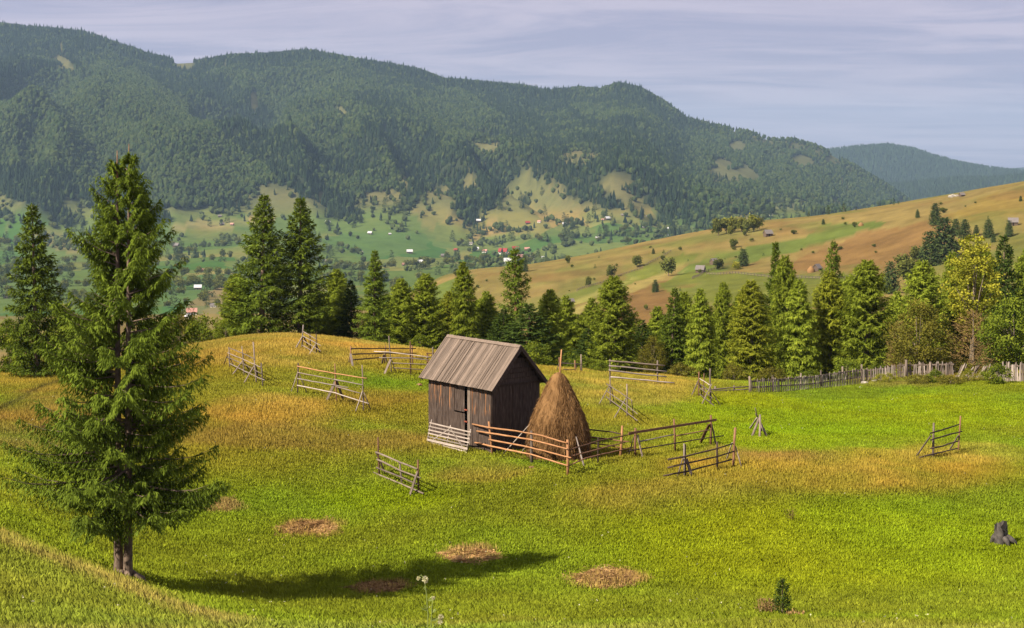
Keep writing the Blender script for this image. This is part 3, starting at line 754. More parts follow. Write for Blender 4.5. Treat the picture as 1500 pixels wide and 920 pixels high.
PROF_S = ([0, .05, .12, .25, .4, .55, .7, .85, .95, 1.0], [.55, .85, 1.0, .98, .82, .66, .47, .27, .11, .03])
PROF_L = ([0, .06, .15, .3, .5, .65, .8, .92, 1.0], [.75, .95, 1.0, .98, .88, .74, .52, .27, .05])
PROF_THIN = ([0, .3, .35, .5, .6, .72, .85, .95, 1.0], [.15, .2, .9, 1.0, .7, .8, .45, .2, .05])
TREES = {}
def make_kind(key, builder):
    TREES[key] = builder()
def conifer_kind(key, Hn, Rn, prof, seed, leaf, bark, **kw):
    pr = (prof[0], [v * Rn for v in prof[1]])
    (V, F, T), _ = conifer_arrays(Hn, pr, seed, **kw)
    me_c = bpy.data.meshes.new('crown')
    o = soup('crown', V, F, M[leaf], None, tone=T); me_c = o.data; bpy.data.objects.remove(o)
    tv, tf = trunk_arrays(Hn, 0.02 * Hn)
    o = pydata('trunk', tv, tf, M[bark], None, True); me_t = o.data; bpy.data.objects.remove(o)
    TREES[key] = (Hn, Rn, [('trunk', me_t), ('crown', me_c)])

def leafy_kind(key, Hn, Rn, seed, leaf, bark, nclump=90, per=70, ls=0.16, lo=0.12, shape=(1, 1), spill=0.25, clr=0.24):
    rng = np.random.RandomState(seed); rnd = random.Random(seed)
    # clump centres fill the crown shell
    C = []
    while len(C) < nclump:
        p = rng.uniform(-1, 1, 3)
        d = np.linalg.norm(p)
        if d > 1 or d < 0.45: continue
        z = (p[2] + 1) / 2
        wz = np.interp(z, [0, .2, .5, .8, 1], [.75 * shape[0], 1, 1, .75 * shape[1], .3])
        C.append((p[0] * Rn * wz * rng.uniform(.85, 1.12), p[1] * Rn * wz * rng.uniform(.85, 1.12), Hn * (lo + (1 - lo) * z)))
    C = np.array(C)
    cs = rng.uniform(0.6, 1.25, nclump) * Rn * clr
    idx = np.repeat(np.arange(nclump), per)
    off = norm(rng.normal(size=(len(idx), 3))) * rng.rand(len(idx), 1) ** 0.5 * cs[idx][:, None]; off[:, 2] *= 0.75
    P = C[idx] + off
    D = norm(off * .6 + rng.normal(size=P.shape) * cs[idx][:, None] + np.array([0, 0, -spill * .3]))
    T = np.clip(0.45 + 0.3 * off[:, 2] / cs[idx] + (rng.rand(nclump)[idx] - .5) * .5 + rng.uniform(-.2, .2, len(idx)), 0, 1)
    Ln = ls * rng.uniform(.6, 1.2, len(P))
    oc = P - np.array([0, 0, Hn * (lo + 1) / 2]); V, F, T = rhombi(P, D, Ln, Ln * .38, rng, T, norm(off) + norm(oc) * .6 + np.array([0, 0, .3]))
    o = soup('crown', V, F, M[leaf], None, tone=T); mc = o.data; bpy.data.objects.remove(o)
    WV, WF = [], []
    def add(pts, rs, seg=6):
        v, f = tube_arrays(pts, rs, seg, 0.08, rnd); k = len(WV); WV.extend(v); WF.extend([tuple(i + k for i in q) for q in f])
    r0 = 0.011 * Hn + .015
    top = Vector((rnd.uniform(-.1, .1) * Rn, rnd.uniform(-.1, .1) * Rn, Hn * .8))
    add([Vector((0, 0, -.3)), Vector((0, 0, Hn * .15)), top * .5, top], [r0 * 1.5, r0, r0 * .6, r0 * .15], 7)
    for k in range(14):
        c = Vector(C[rng.randint(nclump)]); z = min(c.z * rnd.uniform(.25, .6), Hn * .6); s = Vector((0, 0, z)).lerp(top, z / Hn * .3); s.z = z
        add([s, s.lerp(c, .5) + Vector((0, 0, .05 * Hn)), c], [r0 * .5, r0 * .3, r0 * .1], 5)
    o = pydata('trunk', WV, WF, M[bark], None, True); mt = o.data; bpy.data.objects.remove(o)
    TREES[key] = (Hn, Rn, [('trunk', mt), ('crown', mc)])

def plant(key, px, top, Y, hw, label, name='spruce_tree', cat='tree', group=None, rz=None, zoff=0.0):
    Hn, Rn, parts = TREES[key]
    x = (px - 750) / FPX * Y; z = ground(x, Y) - zoff
    h = (HZ - top) * Y / FPX - z; r = hw * Y / FPX
    e = empty(name, label, cat, (x, Y, z - 0.05), RR.uniform(0, 6.28) if rz is None else rz, group)
    for n, md in parts:
        c = link(n, md, e)
        c.scale = (r / Rn, r / Rn, h / Hn)
    if h > 4: e.rotation_euler = (RR.gauss(0, .018), RR.gauss(0, .018), e.rotation_euler[2])
    return e

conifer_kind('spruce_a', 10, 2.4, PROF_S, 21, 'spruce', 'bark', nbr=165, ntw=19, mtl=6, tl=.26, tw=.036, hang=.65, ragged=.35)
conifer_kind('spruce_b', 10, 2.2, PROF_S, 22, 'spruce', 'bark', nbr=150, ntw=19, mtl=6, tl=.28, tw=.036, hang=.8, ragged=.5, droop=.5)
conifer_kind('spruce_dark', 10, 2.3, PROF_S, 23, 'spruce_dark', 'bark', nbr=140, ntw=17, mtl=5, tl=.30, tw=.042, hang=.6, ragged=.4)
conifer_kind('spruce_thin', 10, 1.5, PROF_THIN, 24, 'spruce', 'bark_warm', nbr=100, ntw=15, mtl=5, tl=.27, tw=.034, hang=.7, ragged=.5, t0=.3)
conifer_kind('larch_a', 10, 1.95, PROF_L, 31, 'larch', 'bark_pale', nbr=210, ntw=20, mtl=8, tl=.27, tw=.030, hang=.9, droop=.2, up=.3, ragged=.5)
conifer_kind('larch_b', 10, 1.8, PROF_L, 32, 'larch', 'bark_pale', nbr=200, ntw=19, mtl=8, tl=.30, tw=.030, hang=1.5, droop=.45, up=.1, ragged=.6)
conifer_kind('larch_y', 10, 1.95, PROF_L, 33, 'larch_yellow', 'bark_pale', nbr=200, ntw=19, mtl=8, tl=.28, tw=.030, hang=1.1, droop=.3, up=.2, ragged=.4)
conifer_kind('dry', 6, 2.2, PROF_L, 34, 'dry_twig', 'bark_pale', nbr=80, ntw=16, mtl=3, tl=.30, tw=.016, hang=.2, droop=.1, up=.3, ragged=.4)
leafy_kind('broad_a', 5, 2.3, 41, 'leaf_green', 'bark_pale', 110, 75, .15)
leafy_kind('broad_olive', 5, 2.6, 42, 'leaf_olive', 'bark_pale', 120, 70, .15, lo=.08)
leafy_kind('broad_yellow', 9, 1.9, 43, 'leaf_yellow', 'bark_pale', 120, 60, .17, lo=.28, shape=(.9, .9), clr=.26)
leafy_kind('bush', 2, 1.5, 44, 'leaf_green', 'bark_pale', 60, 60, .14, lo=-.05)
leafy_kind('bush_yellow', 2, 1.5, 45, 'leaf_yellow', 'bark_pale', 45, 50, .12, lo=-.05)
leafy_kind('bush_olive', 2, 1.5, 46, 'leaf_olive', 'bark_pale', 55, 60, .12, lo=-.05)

# ------------------------------------------------------------------ the large twin-stemmed spruce in the foreground
base = hit(182, 846, 30)
hero = empty('spruce_tree', 'tall twin-stemmed spruce with drooping branches standing alone in the left foreground', 'tree', tuple(base))
HS = base.y / FPX
HH = (846 - 222) * HS
hp = ([0, .07, .12, .2, .3, .4, .5, .6, .7, .8, .88, .94, 1.0], [1.2, 2.3, 2.7, 2.95, 2.95, 2.7, 2.15, 1.75, 1.38, 1.0, .74, .42, .06])
hp = (hp[0], [v * HS / 0.01825 for v in hp[1]])
allV, allF, allT, k0 = [], [], [], 0
for sd0, stem, lean, hgt, half, nb in ((101, (-0.15, 0.05), (-0.05, 0.05), HH * .985, math.pi, 128), (102, (0.10, -0.02), (0.02, 0.0), HH, 0.0, 142)):
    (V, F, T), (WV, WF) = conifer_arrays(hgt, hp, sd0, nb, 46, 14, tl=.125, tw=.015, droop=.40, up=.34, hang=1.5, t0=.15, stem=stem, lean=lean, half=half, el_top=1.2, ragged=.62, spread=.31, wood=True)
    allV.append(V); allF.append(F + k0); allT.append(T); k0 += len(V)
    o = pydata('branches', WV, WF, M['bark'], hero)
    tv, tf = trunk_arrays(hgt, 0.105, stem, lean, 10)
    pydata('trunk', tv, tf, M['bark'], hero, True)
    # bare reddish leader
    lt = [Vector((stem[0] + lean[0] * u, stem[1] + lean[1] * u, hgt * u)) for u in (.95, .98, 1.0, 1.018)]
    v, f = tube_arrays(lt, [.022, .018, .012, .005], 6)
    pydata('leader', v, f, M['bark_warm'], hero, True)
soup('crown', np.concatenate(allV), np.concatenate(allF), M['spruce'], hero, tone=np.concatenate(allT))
for k in range(7):
    a_ = k * .9; v, f = tube_arrays([Vector((math.cos(a_) * .1, math.sin(a_) * .1, .18)), Vector((math.cos(a_) * .32, math.sin(a_) * .32, .02)), Vector((math.cos(a_) * .6, math.sin(a_) * .6, -.14))], [.08, .06, .03], 6)
    pydata('root', v, f, M['bark'], hero, True)

# ------------------------------------------------------------------ trees round the meadow
NEAR = [
 ('spruce_b', 55, 298, 78, 56, 'broad ragged spruce at the left edge, behind the tall twin-stemmed spruce'),
 ('spruce_a', 383, 284, 106, 57, 'left one of the two tall spruces crowning the hummock'),
 ('spruce_a', 440, 288, 107, 56, 'right one of the two tall spruces crowning the hummock'),
 ('larch_a', 492, 398, 112, 32, 'small light larch tucked behind the right of the two tall spruces'),
 ('spruce_dark', 515, 410, 110, 26, 'small dark spruce between the two tall spruces and the lone pointed spruce'),
 ('spruce_b', 548, 366, 106, 34, 'lone pointed spruce right of the two tall spruces'),
 ('larch_a', 588, 412, 110, 32, 'dull green larch just right of the lone pointed spruce'),
 ('larch_a', 622, 405, 108, 36, 'pale feathery larch above the double hay rack left of the barn'),
 ('larch_y', 655, 430, 114, 30, 'dull low larch between two pale larches behind the barn roof'),
 ('larch_b', 682, 386, 108, 30, 'slender pale larch standing above the left end of the barn roof'),
 ('larch_b', 713, 430, 110, 30, 'dark small larch left of the thin bare-stemmed spruce'),
 ('spruce_thin', 757, 362, 106, 28, 'thin tall spruce with a bare stretch of stem behind the barn'),
 ('spruce_dark', 775, 444, 102, 58, 'wide dark spruce right behind the barn gable'),
 ('spruce_dark', 738, 452, 104, 40, 'dark bushy spruce rising over the barn ridge'),
 ('larch_a', 806, 428, 108, 34, 'green larch between the barn gable and the haystack pole'),
 ('larch_b', 832, 436, 112, 28, 'yellowish narrow larch behind the haystack pole'),
 ('spruce_dark', 862, 480, 106, 34, 'low dark spruce left of the broad larch behind the four-rail rack'),
 ('larch_a', 900, 408, 104, 46, 'broad tall larch behind the left end of the four-rail rack'),
 ('spruce_dark', 942, 468, 108, 36, 'dark rounded spruce behind the middle of the four-rail rack'),
 ('spruce_b', 982, 420, 110, 32, 'loose grey-green spruce right of the four-rail rack'),
 ('larch_b', 1027, 426, 104, 30, 'dark green larch behind the two crossed-board racks'),
 ('larch_a', 1064, 418, 110, 28, 'narrow dark larch left of the yellow-green larch'),
 ('larch_y', 1101, 414, 102, 44, 'yellow-green spreading larch above the rail end of the picket fence'),
 ('spruce_b', 1136, 354, 120, 34, 'tall thin-crowned spruce peeping above the dark larch'),
 ('larch_a', 1151, 378, 112, 34, 'tall dark larch in front of the thin-crowned spruce'),
 ('larch_b', 1170, 412, 102, 36, 'light drooping larch behind the picket fence, left of the dead-topped spruce'),
 ('spruce_thin', 1213, 350, 118, 22, 'dead-topped skinny spruce rising above the larches'),
 ('larch_y', 1216, 400, 104, 42, 'yellowish larch below the dead-topped skinny spruce'),
 ('larch_a', 1269, 385, 102, 54, 'largest dense larch at the middle of the picket fence'),
 ('larch_b', 1312, 430, 112, 34, 'dull larch squeezed between the largest larch and the olive tree'),
 ('larch_a', 1350, 386, 108, 50, 'big green larch behind the round olive-leaved tree'),
 ('larch_b', 1388, 420, 112, 40, 'dark larch between the big green larch and the yellow birch'),
 ('spruce_dark', 1472, 344, 106, 44, 'dark spruce behind the right-hand leafy tree'),
 ('larch_a', 1510, 370, 112, 44, 'larch cut by the right edge of the picture'),
]
nm = {'s': 'spruce_tree', 'l': 'larch_tree'}
NEAR += [('larch_a', 1000, 432, 112, 34, 'pale young larch between the loose grey-green spruce and the dark green larch'), ('larch_b', 965, 452, 114, 32, 'middling larch just left of the loose grey-green spruce'), ('larch_a', 1243, 408, 112, 34, 'slim bright larch tucked left of the largest dense larch'), ('larch_a', 1085, 436, 112, 30, 'low larch half hidden left of the yellow-green spreading larch'), ('larch_b', 868, 440, 112, 32, 'slender larch between the haystack pole and the broad tall larch'), ('larch_a', 1450, 372, 110, 36, 'green larch between the yellow birch-like tree and the dark spruce at the right'), ('larch_b', 1395, 372, 112, 34, 'tall thin larch just left of the yellow birch-like tree')]
for (k, px, top, Y, hw, lab) in NEAR:
    if k[0] == 'l': hw *= .9; top -= 5
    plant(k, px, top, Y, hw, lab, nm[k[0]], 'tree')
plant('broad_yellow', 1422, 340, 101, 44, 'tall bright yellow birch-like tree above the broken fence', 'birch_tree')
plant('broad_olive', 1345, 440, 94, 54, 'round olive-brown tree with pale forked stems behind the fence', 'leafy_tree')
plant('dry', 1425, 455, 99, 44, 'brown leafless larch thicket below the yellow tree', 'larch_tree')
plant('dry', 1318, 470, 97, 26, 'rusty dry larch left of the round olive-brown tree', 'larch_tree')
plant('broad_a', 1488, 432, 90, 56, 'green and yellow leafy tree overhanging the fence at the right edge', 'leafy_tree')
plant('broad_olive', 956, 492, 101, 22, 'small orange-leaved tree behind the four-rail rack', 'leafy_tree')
plant('larch_a', 348, 400, 108, 34, 'lower green skirted spruce at the left foot of the two tall spruces', 'spruce_tree')
SH = [('bush', 14, 470, 84, 34, 'yellow-green shrub at the left edge beside the cart track'), ('bush_olive', 50, 520, 80, 30, 'brown shrub under the left-edge spruce'),
      ('bush', 95, 505, 86, 30, 'green shrub half hidden behind the tall spruce branches'), ('bush_olive', 262, 455, 112, 32, 'olive shrub on the slope left of the hummock'),
      ('bush', 300, 462, 110, 30, 'green shrub beneath the left tall spruce'), ('bush_olive', 232, 480, 108, 30, 'brownish shrub left of the olive shrub by the hummock'), ('bush', 330, 470, 106, 20, 'low green shrub at the hummock edge under the spruce skirt'),
      ('bush', 615, 488, 98, 16, 'bright green bush behind the double hay rack'), ('bush', 880, 528, 92, 16, 'bright green bush left of the four-rail rack'),
      ('bush', 785, 500, 92, 30, 'dark green bush behind the barn gable'), ('bush', 850, 520, 96, 26, 'green bush behind the small broken rack'),
      ('bush_olive', 998, 530, 98, 26, 'olive bush right of the four-rail rack'), ('bush_olive', 1075, 530, 99, 20, 'rusty bush left of the fence rails'),
      ('bush_olive', 1130, 535, 97, 26, 'brown bush under the yellow-green larch'), ('bush', 1240, 525, 96, 26, 'green bush at the foot of the largest larch'),
      ('bush', 1283, 530, 93, 12, 'upright green bush beside the fence gap'), ('bush_yellow', 1290, 546, 90, 13, 'low yellow bush in the fence gap'), ('bush_yellow', 1303, 545, 89, 12, 'golden low bush right of the fence gap'),
      ('bush_olive', 1345, 545, 88, 22, 'dry brown bush in front of the middle fence section'), ('bush', 1370, 540, 88, 14, 'green weedy bush against the middle fence section'),
      ('bush_olive', 1392, 548, 87, 20, 'reddish brown bush in front of the fence, left of the fallen pickets'), ('bush_yellow', 1418, 538, 88, 14, 'yellow-leaved bush beside the fallen pickets'),
      ('bush_yellow', 1440, 542, 88, 10, 'small golden bush among the fallen pickets'), ('bush', 1462, 532, 86, 22, 'dark green bush between the fallen pickets and the right fence end'),
      ('bush_olive', 1400, 520, 94, 30, 'pale brown thicket behind the fallen pickets'), ('bush', 1185, 540, 98, 20, 'low green bush behind the pickets under the drooping larch')]
for (k, px, top, Y, hw, lab) in SH:
    plant(k, px, top, Y, hw, lab, 'bush', 'bush')
# darker back row closes the wood
BK = [(470, 440), (565, 450), (605, 452), (640, 455), (668, 450), (700, 455), (735, 470), (795, 470), (845, 478), (920, 470), (960, 480), (1005, 478), (1045, 470), (1085, 470), (1120, 468), (1190, 470), (1240, 465), (1295, 462), (1330, 468), (1380, 462), (1440, 455), (1495, 450), (130, 470), (95, 455)]
for i, (px, top) in enumerate(BK):
    plant(['larch_a', 'larch_b', 'spruce_b', 'larch_b', 'spruce_dark'][i % 5], px, top - 8 - (i * 29 % 17), 112 + (i * 37 % 13), 42, 'shaded young conifer behind the ' + ' '.join(min(NEAR, key=lambda q: abs(q[1] - px) + .01 * q[2])[5].split()[:10]),
          'conifer_tree', 'tree', 'young conifers of the shaded back row')

# ------------------------------------------------------------------ barn
bN = hit(720.2, 663.6, 45)
bz = bN.z - 0.06
BY = rad(40)
barn = empty('wooden_barn', 'small dark plank barn with grey board gable roof beside the haystack', 'barn', (bN.x, bN.y, bz), BY)
k_ = bN.y / 56.0
BWd, BLn = 2.49 * k_, 4.14 * k_
Zr = (HZ - 507) * (bN.y + .5) / FPX - bz          # ridge height above base
Zw = Zr - 1.37 * k_                                  # wall top
Ze = Zr - 1.66 * k_                                  # eave
print('barn', bN, Zr, Zw, Ze)
def box_mesh(name, sx, sy, sz, jig=0.0, rnd=RR):
    V = []; 
    for z in (0, .33, .66, 1):
        w = 1 + rnd.uniform(-jig, jig)
        for (u, v) in ((0, 0), (1, 0), (1, 1), (0, 1)): V.append((u * sx * w, v * sy, z * sz))
    F = []
    for i in range(3):
        for k in range(4):
            k2 = (k + 1) % 4; F.append((i * 4 + k, i * 4 + k2, i * 4 + 4 + k2, i * 4 + 4 + k))
    F += [(3, 2, 1, 0), (12, 13, 14, 15)]
    me = bpy.data.meshes.new(name); me.from_pydata(V, [], F); me.update(); return me
def bx(name, parent, mat, x0, y0, z0, x1, y1, z1):
    me = box_mesh(name, x1 - x0, y1 - y0, z1 - z0); me.materials.append(M[mat]); o = link(name, me, parent, (x0, y0, z0)); return o
# sill and wall plate beams, corner posts
for (x0, x1, y0, y1) in ((0.03, .15, 0.03, BLn - .03), (BWd - .15, BWd - .03, 0.03, BLn - .03)):
    bx('sill_beam', barn, 'barn_dark', x0, y0, 0.02, x1, y1, .14); bx('wall_plate', barn, 'barn_dark', x0, y0, Zw - .2, x1, y1, Zw - .08)
dy0, dy1 = 1.46 * k_, 2.42 * k_                      # doorway along the long wall
def wall_planks(n, length, axis, off, top, bot=0.0, mat='barn_dark', skip=None, face=-1):
    w = length / n
    for i in range(n):
        a0 = i * w + .004; a1 = (i + 1) * w - .005
        if skip and skip(a0 + w / 2): continue
        z1 = (top(a0 + w / 2) if callable(top) else top) ; z0 = bot + RR.uniform(-.02, .02)
        t = RR.uniform(.018, .034); me = box_mesh('wall_plank', a1 - a0, t, z1 - z0, .01); me.materials.append(M[mat])
        o = link('wall_plank', me, barn)
        if axis == 'x': o.location = (a0, off if face > 0 else off - t, z0)
        else:
            o.rotation_euler = (0, 0, rad(90)); o.location = (off + (0 if face < 0 else t), a0, z0)
wall_planks(21, BLn, 'y', 0.0, Zw - .03, mat='barn_streak', skip=lambda c: dy0 < c < dy1)
wall_planks(14, BLn, 'y', BWd, Zw - .03, face=1)
wall_planks(14, BWd, 'x', 0.0, Zw - .12)
wall_planks(12, BWd, 'x', BLn, Zw - .05, face=1)
# doorway: leaf above, lower leaf, dark slit on the right
dm = Zw * 0.50
def door(name, y0, y1, z0, z1, n, xoff):
    d0 = None; w = (y1 - y0) / n
    d0 = bx(name, barn, 'barn_dark', xoff + .0, y0, z0 + .12, xoff + .03, y1, z0 + .2)
    for i in range(n):
        me = box_mesh('door_board', w - .008, .024, z1 - z0, .01); me.materials.append(M['barn_streak'])
        o = link('door_board', me, d0); o.rotation_euler = (0, 0, rad(90)); o.location = (-.002, i * w + .004, -.12)
    return d0
door('upper_door', dy0 + .26, dy1 - .02, dm + .03, Zw - .06, 4, .02)
door('lower_door', dy0 + .18, dy1 - .02, .05, dm - .02, 5, -.03)
bx('door_lintel', barn, 'grey_wood', -.045, dy0 - .05, Zw - .16, -.004, dy1 + .05, Zw - .10)
bx('door_post', barn, 'grey_wood', -.05, dy0 - .16, 0, -.006, dy0 + .02, Zw - .17)
bx('door_post', barn, 'barn_dark', -.04, dy1, 0, -.004, dy1 + .1, Zw - .17)
for zz in (dm + .12, Zw - .25, dm - .35):
    bx('hinge', barn, 'rust', -.075, dy0 + .0, zz, -.052, dy0 + .2, zz + .05)
# gable triangles: horizontal boards, small opening under the ridge
for (yy, sgn) in ((-.03, 1), (BLn + .03, -1)):
    nb_ = 7
    for i in range(nb_):
        z0 = Zw - .12 + (Zr - Zw) * i / nb_; z1 = Zw - .12 + (Zr - Zw) * (i + 1) / nb_ - .012
        h0 = BWd / 2 * (1 - max(0, z1 - Zw + .02) / (Zr - Zw)) - .01
        if h0 < .1: continue
        if i == nb_ - 2 and sgn > 0:
            me = box_mesh('gable_board', h0 * .55, .022, z1 - z0); me.materials.append(M['barn_dark']); link('gable_board', me, barn, (BWd / 2 - h0, yy - .01, z0)); continue
        me = box_mesh('gable_board', h0 * 2, .024, z1 - z0); me.materials.append(M['barn_streak'] if i < 1 else M['barn_dark']); link('gable_board', me, barn, (BWd / 2 - h0, yy - .012 - .003 * (i % 2), z0))
bx('gable_beam', barn, 'dark_wood', -.02, -.085, Zw - .2, BWd + .02, -.035, Zw - .12)
# roof: battens and two layers of boards
oh = .25 * k_; sl = math.hypot(BWd / 2 + oh, Zr - Ze); ang = math.atan2(Zr - Ze, BWd / 2 + oh)
y0r, y1r = -.36 * k_, BLn + .30 * k_
nbd = 30; wb = (y1r - y0r) / nbd
vari = []
for v in range(6):
    me = box_mesh('roof_board', sl + RR.uniform(-.03, .05), wb * RR.uniform(.93, 1.0), .024); me.materials.append(M['roof_wood']); vari.append(me)
thin = []
for v in range(4):
    me = box_mesh('cover_strip', sl + RR.uniform(-.05, .06), wb * RR.uniform(.28, .4), .011); me.materials.append(M['roof_wood']); thin.append(me)
for side in (0, 1):
    for i in range(nbd):
        for layer in (0, 1):
            if layer and RR.random() < .5: continue
            o = link('roof_board' if not layer else 'cover_strip', (RR.choice(vari) if not layer else RR.choice(thin)), barn)
            yy = y0r + i * wb + (wb * .82 if layer else 0)
            zl = (.026 if layer else 0) + RR.uniform(0, .012) - .008 * math.sin(math.pi * (i + .5) / nbd)
            if side == 0:
                o.rotation_euler = (0, -(ang), 0); nx, nz = -math.sin(ang), math.cos(ang)
                o.location = (-oh + nx * zl + RR.uniform(-.02, .02), yy, Ze + nz * zl)
            else:
                zl = max(zl, -.012)
                o.rotation_euler = (0, ang, 0); nx, nz = math.sin(ang), math.cos(ang)
                o.location = (BWd / 2 + nx * (zl) + .012, yy, Zr + nz * (zl) - .012)
# ridge boards
r1 = bx('ridge_board', barn, 'roof_wood', 0, y0r, 0, .14, y1r, .025); r1.location = (BWd / 2 - .12, y0r, Zr - .07); r1.rotation_euler = (0, -ang, 0)
for yy in (y0r + .015, y1r - .05):                       # barge boards
    for side in (0, 1):
        me = box_mesh('barge_board', sl * .98, .03, .13); me.materials.append(M['barn_dark'] if yy < 0 else M['roof_wood'])
        o = link('barge_board', me, barn)
        if side == 0: o.rotation_euler = (0, -ang, 0); o.location = (-oh + .11, yy, Ze - .09)
        else: o.rotation_euler = (0, ang, 0); o.location = (BWd / 2 - .01, yy, Zr - .15)
for u in (.08, .4, .72, .95):
    for side in (0, 1):
        me = box_mesh('batten', .06, y1r - y0r - .1, .04); me.materials.append(M['barn_dark']); o = link('batten', me, barn)
        x = (-oh + (BWd / 2 + oh) * u) if side == 0 else (BWd + oh - (BWd / 2 + oh) * u); o.location = (x - .03, y0r + .05, Ze + (Zr - Ze) * u - .075)

# ------------------------------------------------------------------ haystack
hb = hit(818, 671, 45)
hs = hb.y / FPX
hay = empty('haystack', 'tall cone of brown hay built round a pole, right of the barn', 'haystack', tuple(hb))
HHt = (671 - 545) * hs
prof = [(0, 1.08), (.1, 1.16), (.3, 1.14), (.42, 1.06), (.52, .95), (.64, .78), (.78, .55), (.88, .40), (.95, .27), (.99, .14), (1.0, .02)]
prof = [(a, b * hs / (55 / 2083)) for a, b in prof]
V, F = [], []; sg = 72; rows_ = 44
for i in range(rows_ + 1):
    t_ = i / rows_; r = np.interp(t_, [p[0] for p in prof], [p[1] for p in prof])
    for k in range(sg):
        a_ = 2 * math.pi * k / sg
        nz = float(fbm(a_ * 3.2 + 2 + 20 * (k == -1), t_ * 4, 3)) * .16 + float(vnoise(k * .9, t_ * 9)) * .06 * (1 - t_ * .5)
        rr = r * .97 * (1 + nz * .8) + .02 * math.sin(a_ * 2)
        V.append((math.cos(a_) * rr, math.sin(a_) * rr, -.05 + t_ * (HHt + .05)))
for i in range(rows_):
    for k in range(sg):
        k2 = (k + 1) % sg; F.append((i * sg + k, i * sg + k2, (i + 1) * sg + k2, (i + 1) * sg + k))
V = np.array(V); tone = np.clip(.35 + .5 * np.array([float(vnoise(v[0] * 6 + v[1] * 5, v[2] * 2)) for v in V]) - .1, 0, 1)
soup('hay_body', V, F, M['hay'], hay, tone=tone, smooth=False)
rng = np.random.RandomState(5); n = 42000
t_ = rng.rand(n) ** 1.15; a_ = rng.rand(n) * 6.283
r = np.interp(t_, [p[0] for p in prof], [p[1] for p in prof]) * (1.0 + rng.uniform(-.01, .05, n) + .07 * fbm(a_ * 1.6 + 3, t_ * 3, 2))
P = np.stack([np.cos(a_) * r, np.sin(a_) * r, t_ * HHt], -1)
D = norm(np.stack([np.cos(a_) * .22, np.sin(a_) * .22, -np.ones(n)], -1) + rng.normal(size=(n, 3)) * .22)
lock = vnoise(a_ * 7, t_ * 10)
V2, F2, T2 = rhombi(P, D, rng.uniform(.08, .30, n), np.full(n, .006), rng, np.clip(lock * .8 + rng.uniform(-.25, .35, n), 0, 1))
n = 2600; rr = rng.uniform(1.0, 1.75, n) ** 1.0 * hs / (55 / 2083); a2 = rng.rand(n) * 6.283; x2 = np.cos(a2) * rr; y2 = np.sin(a2) * rr; keep = rng.rand(n) < (1.75 - rr) * 1.3; x2, y2 = x2[keep], y2[keep]; n = len(x2)
P = np.stack([x2, y2, samp(ZG, x2 + hb.x, y2 + hb.y) - hb.z + rng.uniform(.0, .08, n)], -1); V3, F3, T3 = rhombi(P, norm(rng.normal(size=(n, 3)) * np.array([1, 1, .2])), rng.uniform(.08, .25, n), np.full(n, .007), rng, rng.rand(n))
tag(soup('straw', np.concatenate([V2, V3]), np.concatenate([F2, F3 + len(V2)]), M['hay'], hay, tone=np.concatenate([T2, T3])), kind='stuff')
log('pole', [Vector((.03, 0, HHt - .5)) + hb, Vector((.12, 0, (671 - 512) * hs)) + hb], .032, .024, M['orange_wood'], hay)
# grey leaning poles against the stack
def ground_to(px, py, px2, py2, Y2, ymin=40): return hit(px, py, ymin), pin(px2, py2, Y2)
def single_pole(label, a, b, r, mat, name='leaning_pole'):
    e = empty(name, label, 'pole', tuple(a)); log('pole', [a - Vector((0, 0, .08)), b], r, r * .8, M[mat], e); return e
a1, b1 = ground_to(735, 664, 785.5, 611.5, hb.y - .25); single_pole('long grey pole leaning from the grass up to the left side of the haystack', a1, b1, .028, 'pale_wood')
a1, b1 = ground_to(764, 661, 775, 648, hb.y - .3); single_pole('short grey stick leaning at the foot of the haystack behind the orange rails', a1, b1, .03, 'pale_wood')
a1, b1 = ground_to(856.6, 684, 844, 640, hb.y - 1.05); single_pole('white stick propped against the right front of the haystack', a1, b1, .032, 'pale_wood')

